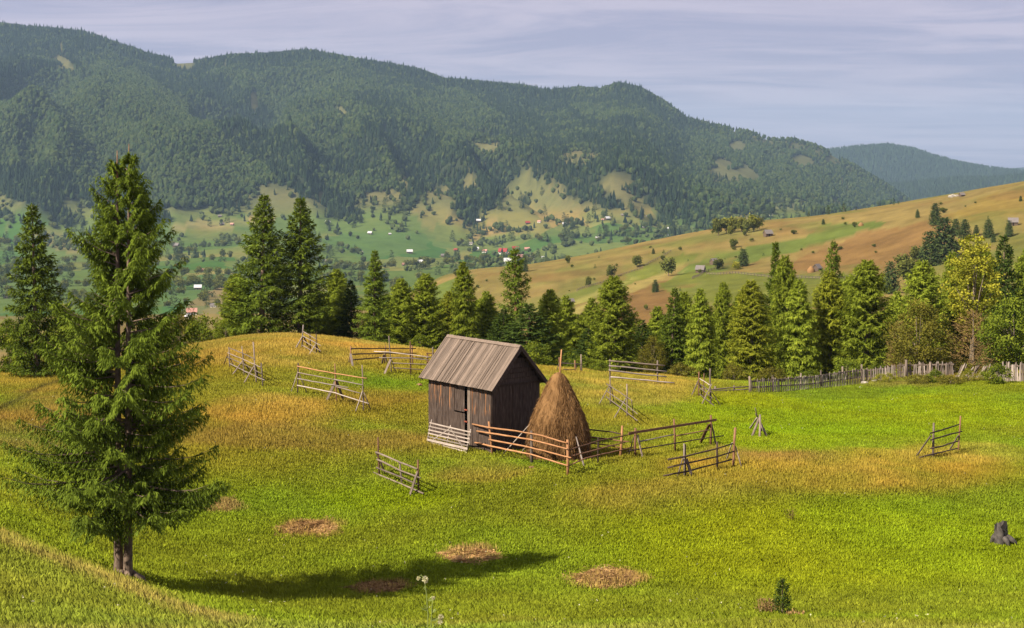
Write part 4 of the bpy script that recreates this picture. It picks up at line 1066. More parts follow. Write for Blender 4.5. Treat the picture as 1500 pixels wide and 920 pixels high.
# ------------------------------------------------------------------ rail fences and hay racks
def zt(z):
    x0, y0, s = z
    return lambda p: (x0 + p[0] / s, y0 + p[1] / s)
Z92 = 9.2
def rack(name, label, cat, z, A, B, posts, rails, braces, rp_=.035, rr_=.028, default='grey_wood', group=None, ymin=30, twist=True):
    f = zt(z)
    ga = hit(*f(A), ymin); gb = hit(*f(B), ymin)
    n = Vector((-(gb.y - ga.y), gb.x - ga.x, 0)); 
    if n.length < 1e-6: n = Vector((0, 1, 0))
    n.normalize()
    if n.y > 0: n = -n                       # towards the camera
    def onp(p, off=0.0):
        px, py = f(p); r = Vector(((px - 750) / FPX, 1, (HZ - py) / FPX))
        Yp = (n.dot(ga) + off) / (n.x * r.x + n.y)
        return r * Yp
    e = empty(name, label, cat, tuple((ga + gb) / 2), 0, group)
    for p in posts:
        t_, b_ = onp(p[0]), onp(p[1]); mat = M[p[2] if len(p) > 2 else default]
        g = ground(b_.x, b_.y); dr = (b_ - t_)
        if abs(dr.z) > .1: b_ = t_ + dr * ((g - .15 - t_.z) / dr.z) if abs(b_.z - g) < .6 else b_ + Vector((0, 0, -.1))
        r_ = p[3] if len(p) > 3 else rp_
        log('post', [b_, t_], r_, r_ * .85, mat, e)
    for rl in rails:
        pts = [onp(q, rp_ + rr_ * .6) for q in rl[0]]; mat = M[rl[1] if len(rl) > 1 else default]
        if len(rl) > 2 and rl[2]:
            plank('board_rail', pts[0], pts[-1], rl[2], .03, (0, 0, 1), mat, e)
        else: log('rail', pts, rr_, rr_ * .8, mat, e, 6)
    for b in braces:
        px, py = f(b[1]); top_ = onp(b[0]); mat = M[b[2] if len(b) > 2 else default]
        # foot: on the ground on whichever side of the rack the photo shows
        foot = hit(px, py, top_.y - 4)
        d = foot - top_
        if Vector((d.x, d.y)).length > 1.9:
            h = Vector((d.x, d.y, 0)).normalized() * 1.3; foot = Vector((top_.x + h.x, top_.y + h.y, 0)); foot.z = ground(foot.x, foot.y)
        foot.z -= .08
        if len(b) > 3 and b[3]: plank('brace_board', foot, top_, b[3], .035, (n.y, -n.x, 0), mat, e)
        else: log('brace', [foot, top_], .026, .022, mat, e, 6)
    return e

z = (310, 470, Z92)
rack('hay_rack', 'leftmost hay rack on the hummock side, four posts and wide leaning struts', 'hay rack', z, (245, 630), (690, 885),
     [((235, 360), (245, 630)), ((408, 340), (440, 720)), ((562, 285), (600, 825), 'grey_wood', .04), ((668, 565), (690, 885))],
     [([(225, 360), (400, 430), (590, 515)],), ([(215, 430), (420, 515), (660, 625)],), ([(215, 490), (430, 580), (670, 710)],), ([(240, 570), (450, 680), (715, 800)], 'pale_wood')],
     [((215, 460), (150, 600), 'dark_wood'), ((235, 460), (315, 630), 'dark_wood', .09), ((420, 540), (265, 725), 'grey_wood', .11), ((430, 540), (515, 665), 'dark_wood', .11), ((575, 600), (425, 835), 'grey_wood', .12), ((590, 600), (660, 740), 'dark_wood', .11)])
rack('hay_rack', 'small hay rack high on the hummock below the tall spruces', 'hay rack', (280, 460, 3.286), (532, 168), (628, 200),
     [((540, 52), (532, 170), 'pale_wood', .045), ((572, 92), (572, 165), 'dark_wood'), ((602, 95), (603, 180), 'dark_wood')],
     [([(541, 85), (603, 122)],), ([(536, 105), (625, 152)], 'pale_wood'), ([(540, 128), (625, 178)],), ([(535, 150), (630, 205)],)],
     [((536, 108), (498, 168), 'pale_wood', .1), ((543, 112), (570, 160), 'dark_wood', .11), ((600, 143), (560, 200), 'pale_wood'), ((603, 148), (628, 195), 'dark_wood', .11)])
rack('hay_rack', 'long hay rack in mid-meadow with one broad centre strut and orange top rail', 'hay rack', (410, 520, Z92), (240, 520), (1130, 765),
     [((248, 105), (240, 520), 'dark_wood'), ((740, 115), (765, 610), 'brown_wood'), ((1108, 135), (1130, 765), 'grey_wood')],
     [([(230, 150), (740, 250), (1170, 315)], 'orange_wood'), ([(235, 235), (730, 330)],), ([(730, 330), (1120, 405)], 'pale_wood'), ([(235, 318), (750, 410), (920, 440)], 'pale_wood'), ([(750, 425), (1085, 515)],), ([(235, 410), (740, 510), (1200, 655)], 'pale_wood')],
     [((240, 240), (145, 505), 'pale_wood'), ((255, 240), (370, 510), 'grey_wood'), ((745, 360), (620, 615), 'grey_wood', .13), ((765, 350), (865, 610), 'dark_wood', .13), ((1115, 480), (1005, 780), 'pale_wood'), ((1135, 510), (1235, 745), 'grey_wood')])
z = (500, 480, Z92)
rack('hay_rack', 'rear hay rack with dark straight rails, behind the double rack left of the barn', 'hay rack', z, (130, 500), (965, 515),
     [((128, 250), (130, 500), 'brown_wood', .05), ((597, 240), (580, 480), 'brown_wood'), ((950, 240), (965, 515), 'brown_wood', .045)],
     [([(130, 282), (640, 280), (1005, 282)], 'dark_wood'), ([(150, 358), (580, 345), (1010, 345)], 'dark_wood'), ([(160, 430), (520, 405), (1110, 410)], 'dark_wood'), ([(200, 500), (560, 495)], 'dark_wood')],
     [((125, 345), (158, 530), 'pale_wood', .1), ((122, 350), (95, 480), 'grey_wood'), ((575, 365), (540, 500), 'dark_wood', .09), ((585, 350), (625, 480), 'pale_wood', .09)], rr_=.035)
rack('hay_rack', 'front hay rack with pale crooked rails running behind the barn roof', 'hay rack', z, (675, 610), (937, 635),
     [((640, 110), (675, 610), 'grey_wood'), ((927, 185), (937, 635), 'brown_wood', .04), ((1232, 260), (1236, 640), 'grey_wood', .045)],
     [([(440, 320), (660, 330), (1225, 400)], 'pale_wood'), ([(510, 405), (930, 410), (1220, 440)], 'pale_wood'), ([(690, 475), (1200, 495)],), ([(690, 540), (1150, 570)],)],
     [((670, 415), (570, 625), 'grey_wood', .11), ((680, 440), (740, 600), 'grey_wood')])
rack('hay_rack', 'reddish broken rack just left of the barn ridge', 'hay rack', z, (1165, 525), (1290, 535),
     [((1160, 345), (1165, 525), 'brown_wood', .05), ((1290, 300), (1292, 520), 'brown_wood')],
     [([(1145, 345), (1330, 345)], 'brown_wood'), ([(1140, 400), (1240, 398)], 'pale_wood'), ([(1150, 455), (1230, 455)], 'brown_wood'), ([(1120, 530), (1200, 532)], 'pale_wood')], [])
rack('hay_rack', 'lone four-rail hay rack in the green grass left of the barn gate', 'hay rack', (530, 630, Z92), (232, 600), (765, 850),
     [((218, 95), (232, 600), 'brown_wood'), ((508, 430), (548, 785), 'grey_wood'), ((755, 400), (765, 850), 'brown_wood', .038)],
     [([(190, 297), (500, 430), (745, 525)],), ([(205, 395), (520, 545), (790, 645)],), ([(200, 505), (530, 635), (760, 735)],), ([(150, 570), (540, 725), (830, 855)],)],
     [((195, 300), (325, 580), 'dark_wood', .09), ((755, 555), (635, 885), 'grey_wood', .10)], rr_=.036)
z3 = (820, 490, 3.833)
rack('hay_rack', 'four-rail rack of pale poles in front of the larches, right of the haystack', 'hay rack', z3, (282, 262), (549, 285),
     [((282, 138), (282, 270), 'grey_wood', .05), ((549, 145), (549, 285), 'grey_wood', .05)],
     [([(275, 147), (430, 160), (590, 175)], 'grey_wood'), ([(275, 176), (440, 190), (600, 208)], 'pale_wood'), ([(275, 200), (440, 222), (600, 237)], 'pale_wood'), ([(285, 238), (440, 252), (643, 272)], 'pale_wood')], [], rr_=.045)
z = (850, 540, Z92)
rack('hay_rack', 'sagging two-post hay rack with crossed thin struts in the tall gold grass', 'hay rack', z, (407, 480), (632, 660),
     [((400, 110), (407, 480)), ((628, 205), (632, 660))],
     [([(355, 205), (630, 380), (700, 435)],), ([(365, 310), (560, 440), (770, 610)],), ([(350, 380), (560, 535), (770, 700)],)],
     [((390, 235), (235, 490), 'pale_wood'), ((410, 220), (505, 385)), ((625, 385), (440, 675), 'pale_wood'), ((692, 440), (745, 580))])
z = (960, 530, Z92)
rack('hay_rack', 'three-post hay rack with broad crossed boards left of the fence rails', 'hay rack', z, (582, 470), (745, 580),
     [((588, 135), (582, 470), 'brown_wood', .04), ((655, 155), (650, 470), 'brown_wood'), ((738, 90), (745, 580), 'grey_wood', .05)],
     [([(595, 225), (730, 310)], 'pale_wood'), ([(600, 300), (760, 410)],), ([(590, 340), (770, 490)],), ([(590, 430), (790, 590)], 'grey_wood')],
     [((580, 250), (480, 455), 'grey_wood', .17), ((600, 290), (655, 420), 'dark_wood', .14), ((755, 300), (620, 570), 'grey_wood', .13), ((750, 390), (900, 600), 'dark_wood', .10)])
z8 = (960, 610, Z92)
rack('hay_rack', 'dark-railed hay rack in front of the haystack enclosure, its tall right post bleached', 'hay rack', z8, (403, 820), (1045, 690),
     [((385, 365), (393, 800), 'pale_wood', .034), ((403, 375), (404, 820), 'dark_wood', .03), ((830, 340), (832, 730), 'dark_wood', .042), ((1078, 150), (1045, 690), 'brown_wood', .05)],
     [([(170, 580), (400, 540), (820, 435), (1045, 365)], 'dark_wood'), ([(170, 690), (400, 635), (830, 540), (1060, 470)], 'dark_wood'), ([(110, 800), (440, 740), (830, 630), (1030, 580)], 'dark_wood')],
     [((370, 560), (285, 820), 'grey_wood'), ((420, 570), (505, 820), 'grey_wood', .12), ((1035, 355), (950, 580), 'pale_wood'), ((1080, 400), (1175, 700), 'grey_wood')], rr_=.036)
z = (1320, 590, Z92)
rack('hay_rack', 'short three-rail hay rack alone at the edge of the golden grass on the right', 'hay rack', z, (430, 740), (770, 660),
     [((440, 270), (430, 740), 'grey_wood', .045), ((800, 175), (770, 660), 'brown_wood', .04)],
     [([(395, 410), (540, 370), (780, 290)], 'dark_wood'), ([(395, 500), (600, 440), (820, 385)], 'dark_wood'), ([(395, 615), (560, 580), (770, 515)], 'dark_wood'), ([(245, 740), (480, 680), (755, 615)], 'dark_wood')],
     [((400, 440), (180, 725), 'grey_wood', .14), ((770, 440), (630, 635), 'grey_wood', .14)], rr_=.034)
z = (810, 500, Z92)
rack('hay_rack', 'small broken rack with a slab against the dark trees behind the haystack', 'hay rack', z, (90, 410), (385, 420),
     [((85, 215), (90, 400), 'brown_wood', .05), ((295, 255), (300, 450), 'brown_wood', .05), ((378, 175), (388, 410), 'grey_wood', .05)],
     [([(100, 290), (380, 310)], 'grey_wood'), ([(140, 378), (290, 378)], 'grey_wood')],
     [((80, 300), (45, 400)), ((310, 320), (345, 400)), ((380, 330), (362, 410), 'grey_wood', .1)])
# enclosure of the haystack
z9 = (680, 600, Z92)
rack('rail_fence', 'fence of fresh orange peeled rails between barn corner and haystack', 'fence', z9, (380, 605), (1395, 880),
     [((330, 160), (378, 605), 'orange_wood', .042), ((1392, 405), (1395, 880), 'orange_wood', .055), ((905, 285), (910, 690), 'grey_wood', .06)],
     [([(110, 195), (330, 240), (700, 290), (1050, 350), (1385, 450)], 'orange_wood'), ([(170, 290), (340, 318), (880, 400), (1390, 530)], 'orange_wood'), ([(330, 402), (870, 505), (1440, 650)], 'orange_wood'), ([(145, 445), (370, 495), (900, 605), (1395, 755)], 'orange_wood')],
     [], rr_=.034)
z2 = (820, 600, Z92)
rack('rail_fence', 'brown sagging rails running right from the orange corner post past the haystack', 'fence', z2, (105, 880), (820, 640),
     [((518, 375), (514, 710), 'dark_wood', .036), ((842, 215), (815, 640), 'orange_wood', .05)],
     [([(130, 545), (520, 420), (820, 360), (1010, 320)], 'brown_wood'), ([(150, 630), (510, 535), (830, 450), (885, 438)], 'brown_wood'), ([(130, 750), (350, 655), (820, 545), (1010, 500)], 'brown_wood')], [], rr_=.028)
rack('rail_fence', 'short back rails of the haystack enclosure ending at the tall orange post', 'fence', z2, (-100, 470), (815, 640),
     [((-60, 120), (-60, 480), 'brown_wood', .045), ((350, 230), (352, 560), 'brown_wood', .035)],
     [([(-60, 250), (370, 265), (560, 285), (700, 300), (825, 330)], 'dark_wood'), ([(-60, 350), (400, 370), (640, 395), (820, 425), (930, 432)], 'brown_wood'), ([(-60, 440), (450, 460), (640, 480), (800, 510)], 'brown_wood')], [], rr_=.03)
rack('rail_fence', 'fence with a wide grey-brown top board right of the haystack', 'fence', (820, 600, Z92), (1020, 640), (2033, 482),
     [((1020, 250), (1020, 640), 'brown_wood', .05), ((1538, 127), (1553, 562), 'brown_wood', .045), ((2036, 76), (2033, 482), 'brown_wood', .05)],
     [([(925, 320), (2108, 137)], 'brown_wood', .10), ([(1080, 430), (1533, 337)], 'pale_wood'), ([(1568, 352), (2028, 272)], 'brown_wood'), ([(910, 560), (1472, 465), (2028, 377), (2208, 352)], 'dark_wood')],
     [((1010, 340), (920, 610), 'dark_wood'), ((1045, 340), (1130, 660), 'grey_wood', .07), ((2018, 192), (1878, 452), 'brown_wood', .2), ((2048, 202), (2113, 472), 'grey_wood', .07)], rr_=.028)
# the bleached gate leaning at the barn wall
z6 = (600, 540, 6.571)
rack('wooden_gate', 'bleached seven-bar gate with diagonal braces leaning at the barn long wall', 'gate', z6, (170, 715), (548, 806),
     [((215, 490), (170, 715), 'pale_wood', .032), ((395, 545), (355, 752), 'pale_wood', .026), ((590, 583), (546, 805), 'pale_wood', .032)],
     [([(195, 520), (590, 612)], 'pale_wood', .05), ([(188, 553), (585, 645)], 'pale_wood', .045), ([(183, 588), (580, 678)], 'pale_wood', .045), ([(178, 620), (573, 712)], 'pale_wood', .045), ([(172, 652), (565, 742)], 'pale_wood', .045), ([(168, 682), (557, 772)], 'pale_wood', .09), ([(200, 712), (548, 800)], 'pale_wood', .045),
      ([(230, 682), (388, 575)], 'pale_wood', .04), ([(398, 580), (540, 800)], 'pale_wood', .05)], [])

# pole tripod
f = zt((1060, 580, 11.5)); cg = hit(*f((590, 660)), 50)
tp = empty('pole_tripod', 'small tepee of leaning grey stakes in the bright green hollow', 'tripod', tuple(cg))
for (tpx, ft, r, mt) in [((532, 205), (650, 600), .03, 'grey_wood'), ((560, 370), (432, 548), .045, 'pale_wood'), ((600, 370), (475, 682), .06, 'grey_wood'), ((612, 318), (605, 705), .055, 'grey_wood'), ((590, 400), (738, 682), .06, 'grey_wood'), ((540, 300), (680, 560), .03, 'grey_wood')]:
    a_ = hit(*f(ft), 50); b_ = pin(*f(tpx), cg.y); log('stake', [a_ - Vector((0, 0, .05)), b_], r, r * .8, M[mt], tp)

# ------------------------------------------------------------------ picket fence along the wood
def picket_section(label, p0, p1, h0, h1, n, lean=0.0, rails=(.35, .8), name='picket_fence', w=.075, mess=.04):
    g0 = hit(*p0, 70); g1 = hit(*p1, 70); print('fence', label[:30], g0.y, g1.y)
    e = empty(name, label, 'fence', tuple((g0 + g1) / 2))
    d = (g1 - g0); d.z = 0; Ln = d.length; d.normalize()
    meshes = []
    for k in range(5):
        V = [(-w / 2, -.012, 0), (w / 2, -.012, 0), (w / 2, .012, 0), (-w / 2, .012, 0), (-w / 2, -.012, .92), (w / 2, -.012, .92), (w / 2, .012, .92), (-w / 2, .012, .92), (RR.uniform(-.02, .02), -.012, 1.0), (RR.uniform(-.02, .02), .012, 1.0)]
        F = [(0, 1, 5, 4), (1, 2, 6, 5), (2, 3, 7, 6), (3, 0, 4, 7), (4, 5, 8), (6, 7, 9), (5, 6, 9, 8), (7, 4, 8, 9), (3, 2, 1, 0)]
        me = bpy.data.meshes.new('picket'); me.from_pydata(V, [], F); me.update(); me.materials.append(M['grey_wood'] if k < 2 else M['pale_wood']); meshes.append(me)
    az = math.atan2(d.y, d.x)
    for i in range(n):
        t_ = (i + .5) / n; p = g0 + d * Ln * t_; p.z = ground(p.x, p.y)
        h = (h0 + (h1 - h0) * t_) * (1 + RR.uniform(-.12, .10)); o = link('picket', RR.choice(meshes), e)
        o.location = p - e.location - Vector((0, RR.uniform(-.008, .008), .03)); o.rotation_euler = (RR.uniform(-mess, mess), lean + RR.uniform(-mess, mess) * 1.4, az); o.scale = (RR.uniform(.8, 1.2), 1, h)
    def gp(t_, hh, off=.032):
        p = g0 + d * Ln * t_; p.z = ground(p.x, p.y) + hh; return p + Vector((d.y, -d.x, 0)) * (-off)
    for r in rails:
        a0 = gp(0, r * h0); a1 = gp(.5, r * (h0 + h1) / 2); a2 = gp(1, r * h1)
        plank('fence_rail', a0, a1, .09, .035, (0, 0, 1), M['grey_wood'], e); plank('fence_rail', a1, a2, .09, .035, (0, 0, 1), M['grey_wood'], e)
    return e, g0, g1
def fpost(e, px, py, h, r=.06, ymin=70):
    g = hit(px, py, ymin); log('post', [g - Vector((0, 0, .1)), g + Vector((0, 0, h))], r, r * .9, M['grey_wood'], e)
f4 = lambda x, y: (1040 + x / 6.25, 520 + y / 6.25)
rf = rack('rail_fence', 'two-rail end of the meadow-edge fence, left of the pickets', 'fence', (1040, 520, 6.25), (10, 334), (362, 342),
     [((48, 288), (48, 336), 'grey_wood', .07), ((220, 278), (220, 338), 'grey_wood', .06), ((-60, 300), (-60, 336), 'grey_wood', .05)],
     [([(-60, 312), (10, 318), (200, 300), (362, 288)], 'grey_wood'), ([(-60, 330), (200, 322), (362, 312)], 'grey_wood')], [], rr_=.04, ymin=70)
e, _, _ = picket_section('long stretch of weathered picket fence under the larches', f4(368, 342), f4(1400, 252), .78, 1.02, 64)
for (x, b, h) in [(362, 345, .95), (580, 340, .9), (832, 312, .98), (1015, 292, 1.05), (1213, 262, 1.1), (1388, 250, 1.15)]: fpost(e, *f4(x, b), h)
f5 = lambda x, y: (1260 + x / 6.25, 500 + y / 6.25)
e, _, _ = picket_section('short picket remnant just right of the gap bushes', f5(0, 372), f5(330, 345), .85, .9, 20); fpost(e, *f5(15, 370), 1.0)
e, _, _ = picket_section('middle picket fence section half hidden by dry bushes', f5(340, 330), f5(860, 318), .95, .95, 34, mess=.08); fpost(e, *f5(420, 332), 1.15, .08); fpost(e, *f5(640, 330), .95, .07)
e, _, _ = picket_section('collapsed picket fence section leaning over among the bushes', f5(870, 335), f5(1290, 345), 1.05, .95, 26, lean=.5, mess=.2, rails=(.12,))
e, _, _ = picket_section('tall dense picket fence end at the right edge', f5(1300, 368), f5(1620, 372), 1.2, 1.25, 24, rails=(.2, .78), mess=.07)

# ------------------------------------------------------------------ stones, stump, hay remains, small plants
def stone(label, px, py, s, ymin=30, mat='stone'):
    g = hit(px, py, ymin); rnd = random.Random(int(px * 7)); bm = bmesh.new(); bmesh.ops.create_icosphere(bm, subdivisions=2, radius=1)
    for v in bm.verts:
        v.co *= 1 + .22 * math.sin(v.co.x * 5 + px) * math.cos(v.co.y * 4) + rnd.uniform(-.07, .07); v.co.x *= s; v.co.y *= s * .7; v.co.z *= s * .55
    me = bpy.data.meshes.new('stone'); bm.to_mesh(me); bm.free(); me.materials.append(M[mat]); o = link('stone', me, None, g + Vector((0, 0, s * .2)))
    tag(o, label, 'stone'); return o
stone('pale rounded stone at the foot of the fence gap', 1266, 562, .24, 70); stone('small pale stone right of the larger one by the fence gap', 1281, 559, .17, 70); stone('little white stone left of the fence gap stones', 1260, 568, .10, 70)
stone('flat pale stone half sunk in grass near the broken fence', 1448, 556, .16, 70)
stone('brown flat stone in the grass before the orange rail fence', 779, 686, .12, 40, 'brown_wood'); stone('flat brown stone in the grass left of the barn eave', 614, 565, .16, 50, 'brown_wood')

g = hit(1466, 797, 35); st_s = g.y / FPX
stump = empty('tree_stump', 'charred hollow stump standing in the green grass at the right edge', 'stump', tuple(g))
V, F = [], []; sg = 20
for i in range(7):
    t_ = i / 6
    for k in range(sg):
        a_ = 2 * math.pi * k / sg; r = (.21 - .03 * t_) * (1 + .14 * math.sin(3 * a_ + 1) + .05 * math.sin(7 * a_)); gap = math.exp(-((a_ - 4.9) / .5) ** 2)
        zz = t_ * (.66 + .08 * math.sin(2 * a_) + RR.uniform(-.03, .03) - .22 * gap); V.append((math.cos(a_) * r, math.sin(a_) * r * .9, zz - .05))
for i in range(6):
    for k in range(sg): k2 = (k + 1) % sg; F.append((i * sg + k, i * sg + k2, (i + 1) * sg + k2, (i + 1) * sg + k))
n0 = len(V)
for (rs, zz) in ((.72, .58), (.6, .2), (.5, .05)):
    for k in range(sg):
        a_ = 2 * math.pi * k / sg; gap = math.exp(-((a_ - 4.9) / .5) ** 2); V.append((math.cos(a_) * .2 * rs * 1.2, math.sin(a_) * .18 * rs * 1.2, zz - .2 * gap * (zz > .3)))
pydata('shell', V[:n0], F, M['char'], stump, True)
Fi = []
for k in range(sg):
    k2 = (k + 1) % sg; Fi.append((6 * sg + k, 6 * sg + k2, n0 + k2, n0 + k))
    for r_ in (0, 1): Fi.append((n0 + r_ * sg + k, n0 + r_ * sg + k2, n0 + (r_ + 1) * sg + k2, n0 + (r_ + 1) * sg + k))
pydata('hollow', V, Fi, M['black'], stump, True)
for (a_, l) in ((-.3, .38), (.4, .3), (2.6, .16), (-1.1, .2)):
    v, f_ = tube_arrays([Vector((math.cos(a_) * .14, math.sin(a_) * .14, .22)), Vector((math.cos(a_) * (.14 + l * .5), math.sin(a_) * (.14 + l * .5), .14)), Vector((math.cos(a_) * (.14 + l), math.sin(a_) * (.14 + l), -.02))], [.11, .085, .03], 7, .15, RR)
    pydata('root', v, f_, M['char'], stump, True)

def hay_patch(label, px, py, rx, ry, seed):
    rx *= .9; ry *= .9; c = hit(px, py, 25); s = c.y / FPX; rxm = rx * s
    near_ = hit(px, py + ry, 25); far_ = hit(px, py - ry, 25); rym = max(.6, (far_.y - near_.y) / 2)
    rng = np.random.RandomState(seed); n = 3600
    q = rng.normal(size=(n, 2)) * .46; ed = np.linalg.norm(q, axis=1); q = q[ed + 1.7 * fbm(q[:, 0] * 1.9 + seed * 3, q[:, 1] * 1.9, 3) < .98]; n = len(q)
    x = c.x + q[:, 0] * rxm; y = c.y + q[:, 1] * rym; z = samp(ZG, x, y) + rng.uniform(.0, .06, n) * (1.1 - np.linalg.norm(q, axis=1) * .6) + .12 * np.maximum(0, vnoise(x * 2.5, y * 2.5) - .4)
    D = norm(rng.normal(size=(n, 3)) * np.array([1, 1, .12])); P = np.stack([x, y, z], -1) - np.array(c)
    cl = vnoise(x * 3 + seed, y * 3)
    V, F, T = rhombi(P, D, rng.uniform(.08, .24, n), np.full(n, .011), rng, np.clip(cl * 1.1 - .1 + rng.uniform(-.3, .3, n), 0, 1))
    e = empty('hay_patch', label, 'hay patch', tuple(c))
    # low lumpy mat under the straws
    gx = np.linspace(-1, 1, 34); X, Yv = np.meshgrid(gx, gx); dd = np.sqrt(X ** 2 + Yv ** 2) * 1.15 + fbm(X * 1.9 + seed * 3, Yv * 1.9, 3) * 1.7
    wx_ = c.x + X * rxm * 1.05; wy_ = c.y + Yv * rym * 1.05
    zz = samp(ZG, wx_, wy_) + np.clip(.95 - dd, -.25, .5) * .12 + fbm(wx_ * 3, wy_ * 3, 3) * .12 - .02
    MV = np.stack([wx_, wy_, zz], -1).reshape(-1, 3) - np.array(c)
    i_ = np.arange(33)[:, None] * 34 + np.arange(33)[None, :]; keep = ((dd[:-1, :-1] < 1.02)).ravel()
    MF = np.stack([i_, i_ + 1, i_ + 35, i_ + 34], -1).reshape(-1, 4)[keep]
    soup('hay_mat', MV, MF, M['old_hay'], e, tone=np.clip(vnoise(wx_ * 5, wy_ * 5).ravel() * .7 - .05, 0, 1))
    tag(soup('straw', V, F, M['old_hay'], e, tone=T), kind='stuff')
hay_patch('dry hay patch in the grass right of the tall spruce foot, leftmost whole one', 455, 774, 56, 14, 3)
hay_patch('dark hay patch at the edge of the spruce shadow, lowest of all', 556, 860, 52, 12, 4)
hay_patch('hay patch half covered by the tip of the spruce shadow', 690, 815, 52, 15, 5)
hay_patch('large sunlit hay patch on the open green right of the shadow', 885, 848, 62, 20, 6)
hay_patch('small hay patch peeping out beside the lowest spruce branches', 318, 742, 30, 13, 7)

# cream-flowered thistle close to the camera
fy = 14.0; fx = (623 - 750) / FPX * fy; fg = ground(fx, fy)
fl = empty('thistle_plant', 'tall cream-headed thistle with nodding heads at the bottom centre', 'plant', (fx, fy, fg))
def fpt(px, py, dy=0): return pin(px, py, fy + dy) - Vector((fx, fy, fg))
def stem_part(name, pts, r, mat='stem'):
    v, f_ = tube_arrays(pts, [r * (1 - .5 * i / (len(pts) - 1)) for i in range(len(pts))], 6)
    me_ = pydata(name, v, f_, M[mat], fl, True); a_ = me_.data.attributes.new('tone', 'FLOAT', 'POINT'); a_.data.foreach_set('value', [.5] * len(me_.data.vertices)); return me_
stem_part('stem', [Vector((0, 0, -.05)), fpt(627, 900), fpt(625, 872), fpt(622, 850), fpt(617, 842), fpt(612, 846)], .007)
stem_part('stem', [Vector((.02, .02, -.05)), fpt(632, 905), fpt(633, 885), fpt(635, 876)], .006)
stem_part('stem', [fpt(622, 852), fpt(624, 845), fpt(624, 848)], .005)
stem_part('stem', [fpt(629, 925), fpt(640, 912), fpt(645, 906)], .005)
rng = np.random.RandomState(9)
for (px, py, r_) in ((623, 849, .030), (613, 847, .018), (635, 876, .016), (646, 904, .026), (645, 911, .022)):
    c = fpt(px, py); n = 70; D = norm(rng.normal(size=(n, 3))); P = np.array(c) + D * r_ * .3
    V, F, T = rhombi(P, D, np.full(n, r_), np.full(n, r_ * .28), rng, rng.rand(n)); soup('flower_head', V, F, M['petal'], fl, tone=T)
for (px, py, dx_) in ((626, 880, .06), (628, 895, -.08), (626, 866, -.05), (629, 910, .09), (632, 898, .05)):
    c = np.array(fpt(px, py)); n = 3; D = norm(np.array([[dx_ * 10, .1, .5]] * n) + rng.normal(size=(n, 3)) * .2)
    V, F, T = rhombi(np.array([c] * n), D, np.full(n, abs(dx_) * 1.2), np.full(n, .010), rng, rng.rand(n)); soup('leaf', V, F, M['stem'], fl, tone=T)

# spruce sapling with dry weeds beside it
sg_ = hit(1146, 903, 24)
conifer_kind('sapling', 1.0, .32, PROF_S, 61, 'spruce_dark', 'bark', nbr=40, ntw=10, mtl=4, tl=.09, tw=.014, hang=.1, droop=.1, up=.4, ragged=.4)
Hn, Rn, parts = TREES['sapling']; e = empty('spruce_sapling', 'knee-high dark spruce sapling in the grass at the bottom right', 'sapling', tuple(sg_), .5)
for n_, md in parts: c = link(n_, md, e); c.scale = (.62, .62, (905 - 850) * sg_.y / FPX)
def weed(label, px, py, ymin, n, h, w, mat, seed):
    g = hit(px, py, ymin); rng = np.random.RandomState(seed)
    P = np.stack([rng.normal(size=n) * w, rng.normal(size=n) * w, np.zeros(n)], -1); D = norm(np.stack([rng.normal(size=n) * .3, rng.normal(size=n) * .3, np.ones(n)], -1))
    V, F, T = rhombi(P, D, rng.uniform(.5, 1, n) * h, np.full(n, .006), rng, rng.rand(n)); V2, F2, T2 = rhombi(P + D * (rng.uniform(.3, .9, (n, 1)) * h * .8), norm(D + rng.normal(size=(n, 3)) * .8), np.full(n, .08), np.full(n, .014), rng, rng.rand(n))
    o = soup('weed_clump', np.concatenate([V, V2]), np.concatenate([F, F2 + len(V)]), M[mat], None, tone=np.concatenate([T, T2]), loc=g); tag(o, label, 'plant'); return o
weed('reddish dry weeds left of the spruce sapling', 1125, 900, 24, 170, .42, .13, 'dry_twig', 1)
weed('tan seed-stalk tuft at the right foot of the spruce sapling', 1165, 906, 24, 60, .2, .09, 'old_hay', 2)
weed('reddish upright dock stalk in the green grass right of centre', 1157, 762, 35, 26, .55, .04, 'dry_twig', 3)
weed('dark dock clump on the bank at the far left', 62, 632, 40, 90, .4, .18, 'dry_twig', 4)
v, f_ = tube_arrays([Vector((0, 0, .05)), Vector((.12, -.05, .06)), Vector((.26, -.1, -.01))], [.03, .025, .012], 7)
o = pydata('fallen_branch', v, f_, M['pale_wood'], None, True, loc=hit(1152, 906, 24)); tag(o, 'peeled pinkish root beside the spruce sapling', 'branch')

# ------------------------------------------------------------------ grass
rng = np.random.RandomState(77); n = 16
P = np.stack([rng.normal(size=n) * .075, rng.normal(size=n) * .075, np.full(n, -.02)], -1)
D = norm(np.stack([rng.normal(size=n) * .45, rng.normal(size=n) * .7, np.ones(n)], -1))
V, F, T = rhombi(P, D, rng.uniform(.05, .12, n), np.full(n, .011), rng, rng.rand(n))
gr = soup('meadow_grass', V, F, M['grass'], None, tone=T); tag(gr, 'green and golden meadow grass covering the whole near field', 'grass', None, 'stuff')
ng = bpy.data.node_groups.new('grass scatter', 'GeometryNodeTree')
ng.interface.new_socket('Geometry', in_out='INPUT', socket_type='NodeSocketGeometry'); ng.interface.new_socket('Geometry', in_out='OUTPUT', socket_type='NodeSocketGeometry')
gi = ng.nodes.new('NodeGroupInput'); go = ng.nodes.new('NodeGroupOutput')
oi = ng.nodes.new('GeometryNodeObjectInfo'); oi.inputs['Object'].default_value = terrain; oi.transform_space = 'RELATIVE'
dp = ng.nodes.new('GeometryNodeDistributePointsOnFaces'); dp.distribute_method = 'RANDOM'
na = ng.nodes.new('GeometryNodeInputNamedAttribute'); na.data_type = 'FLOAT'; na.inputs['Name'].default_value = 'gdens'
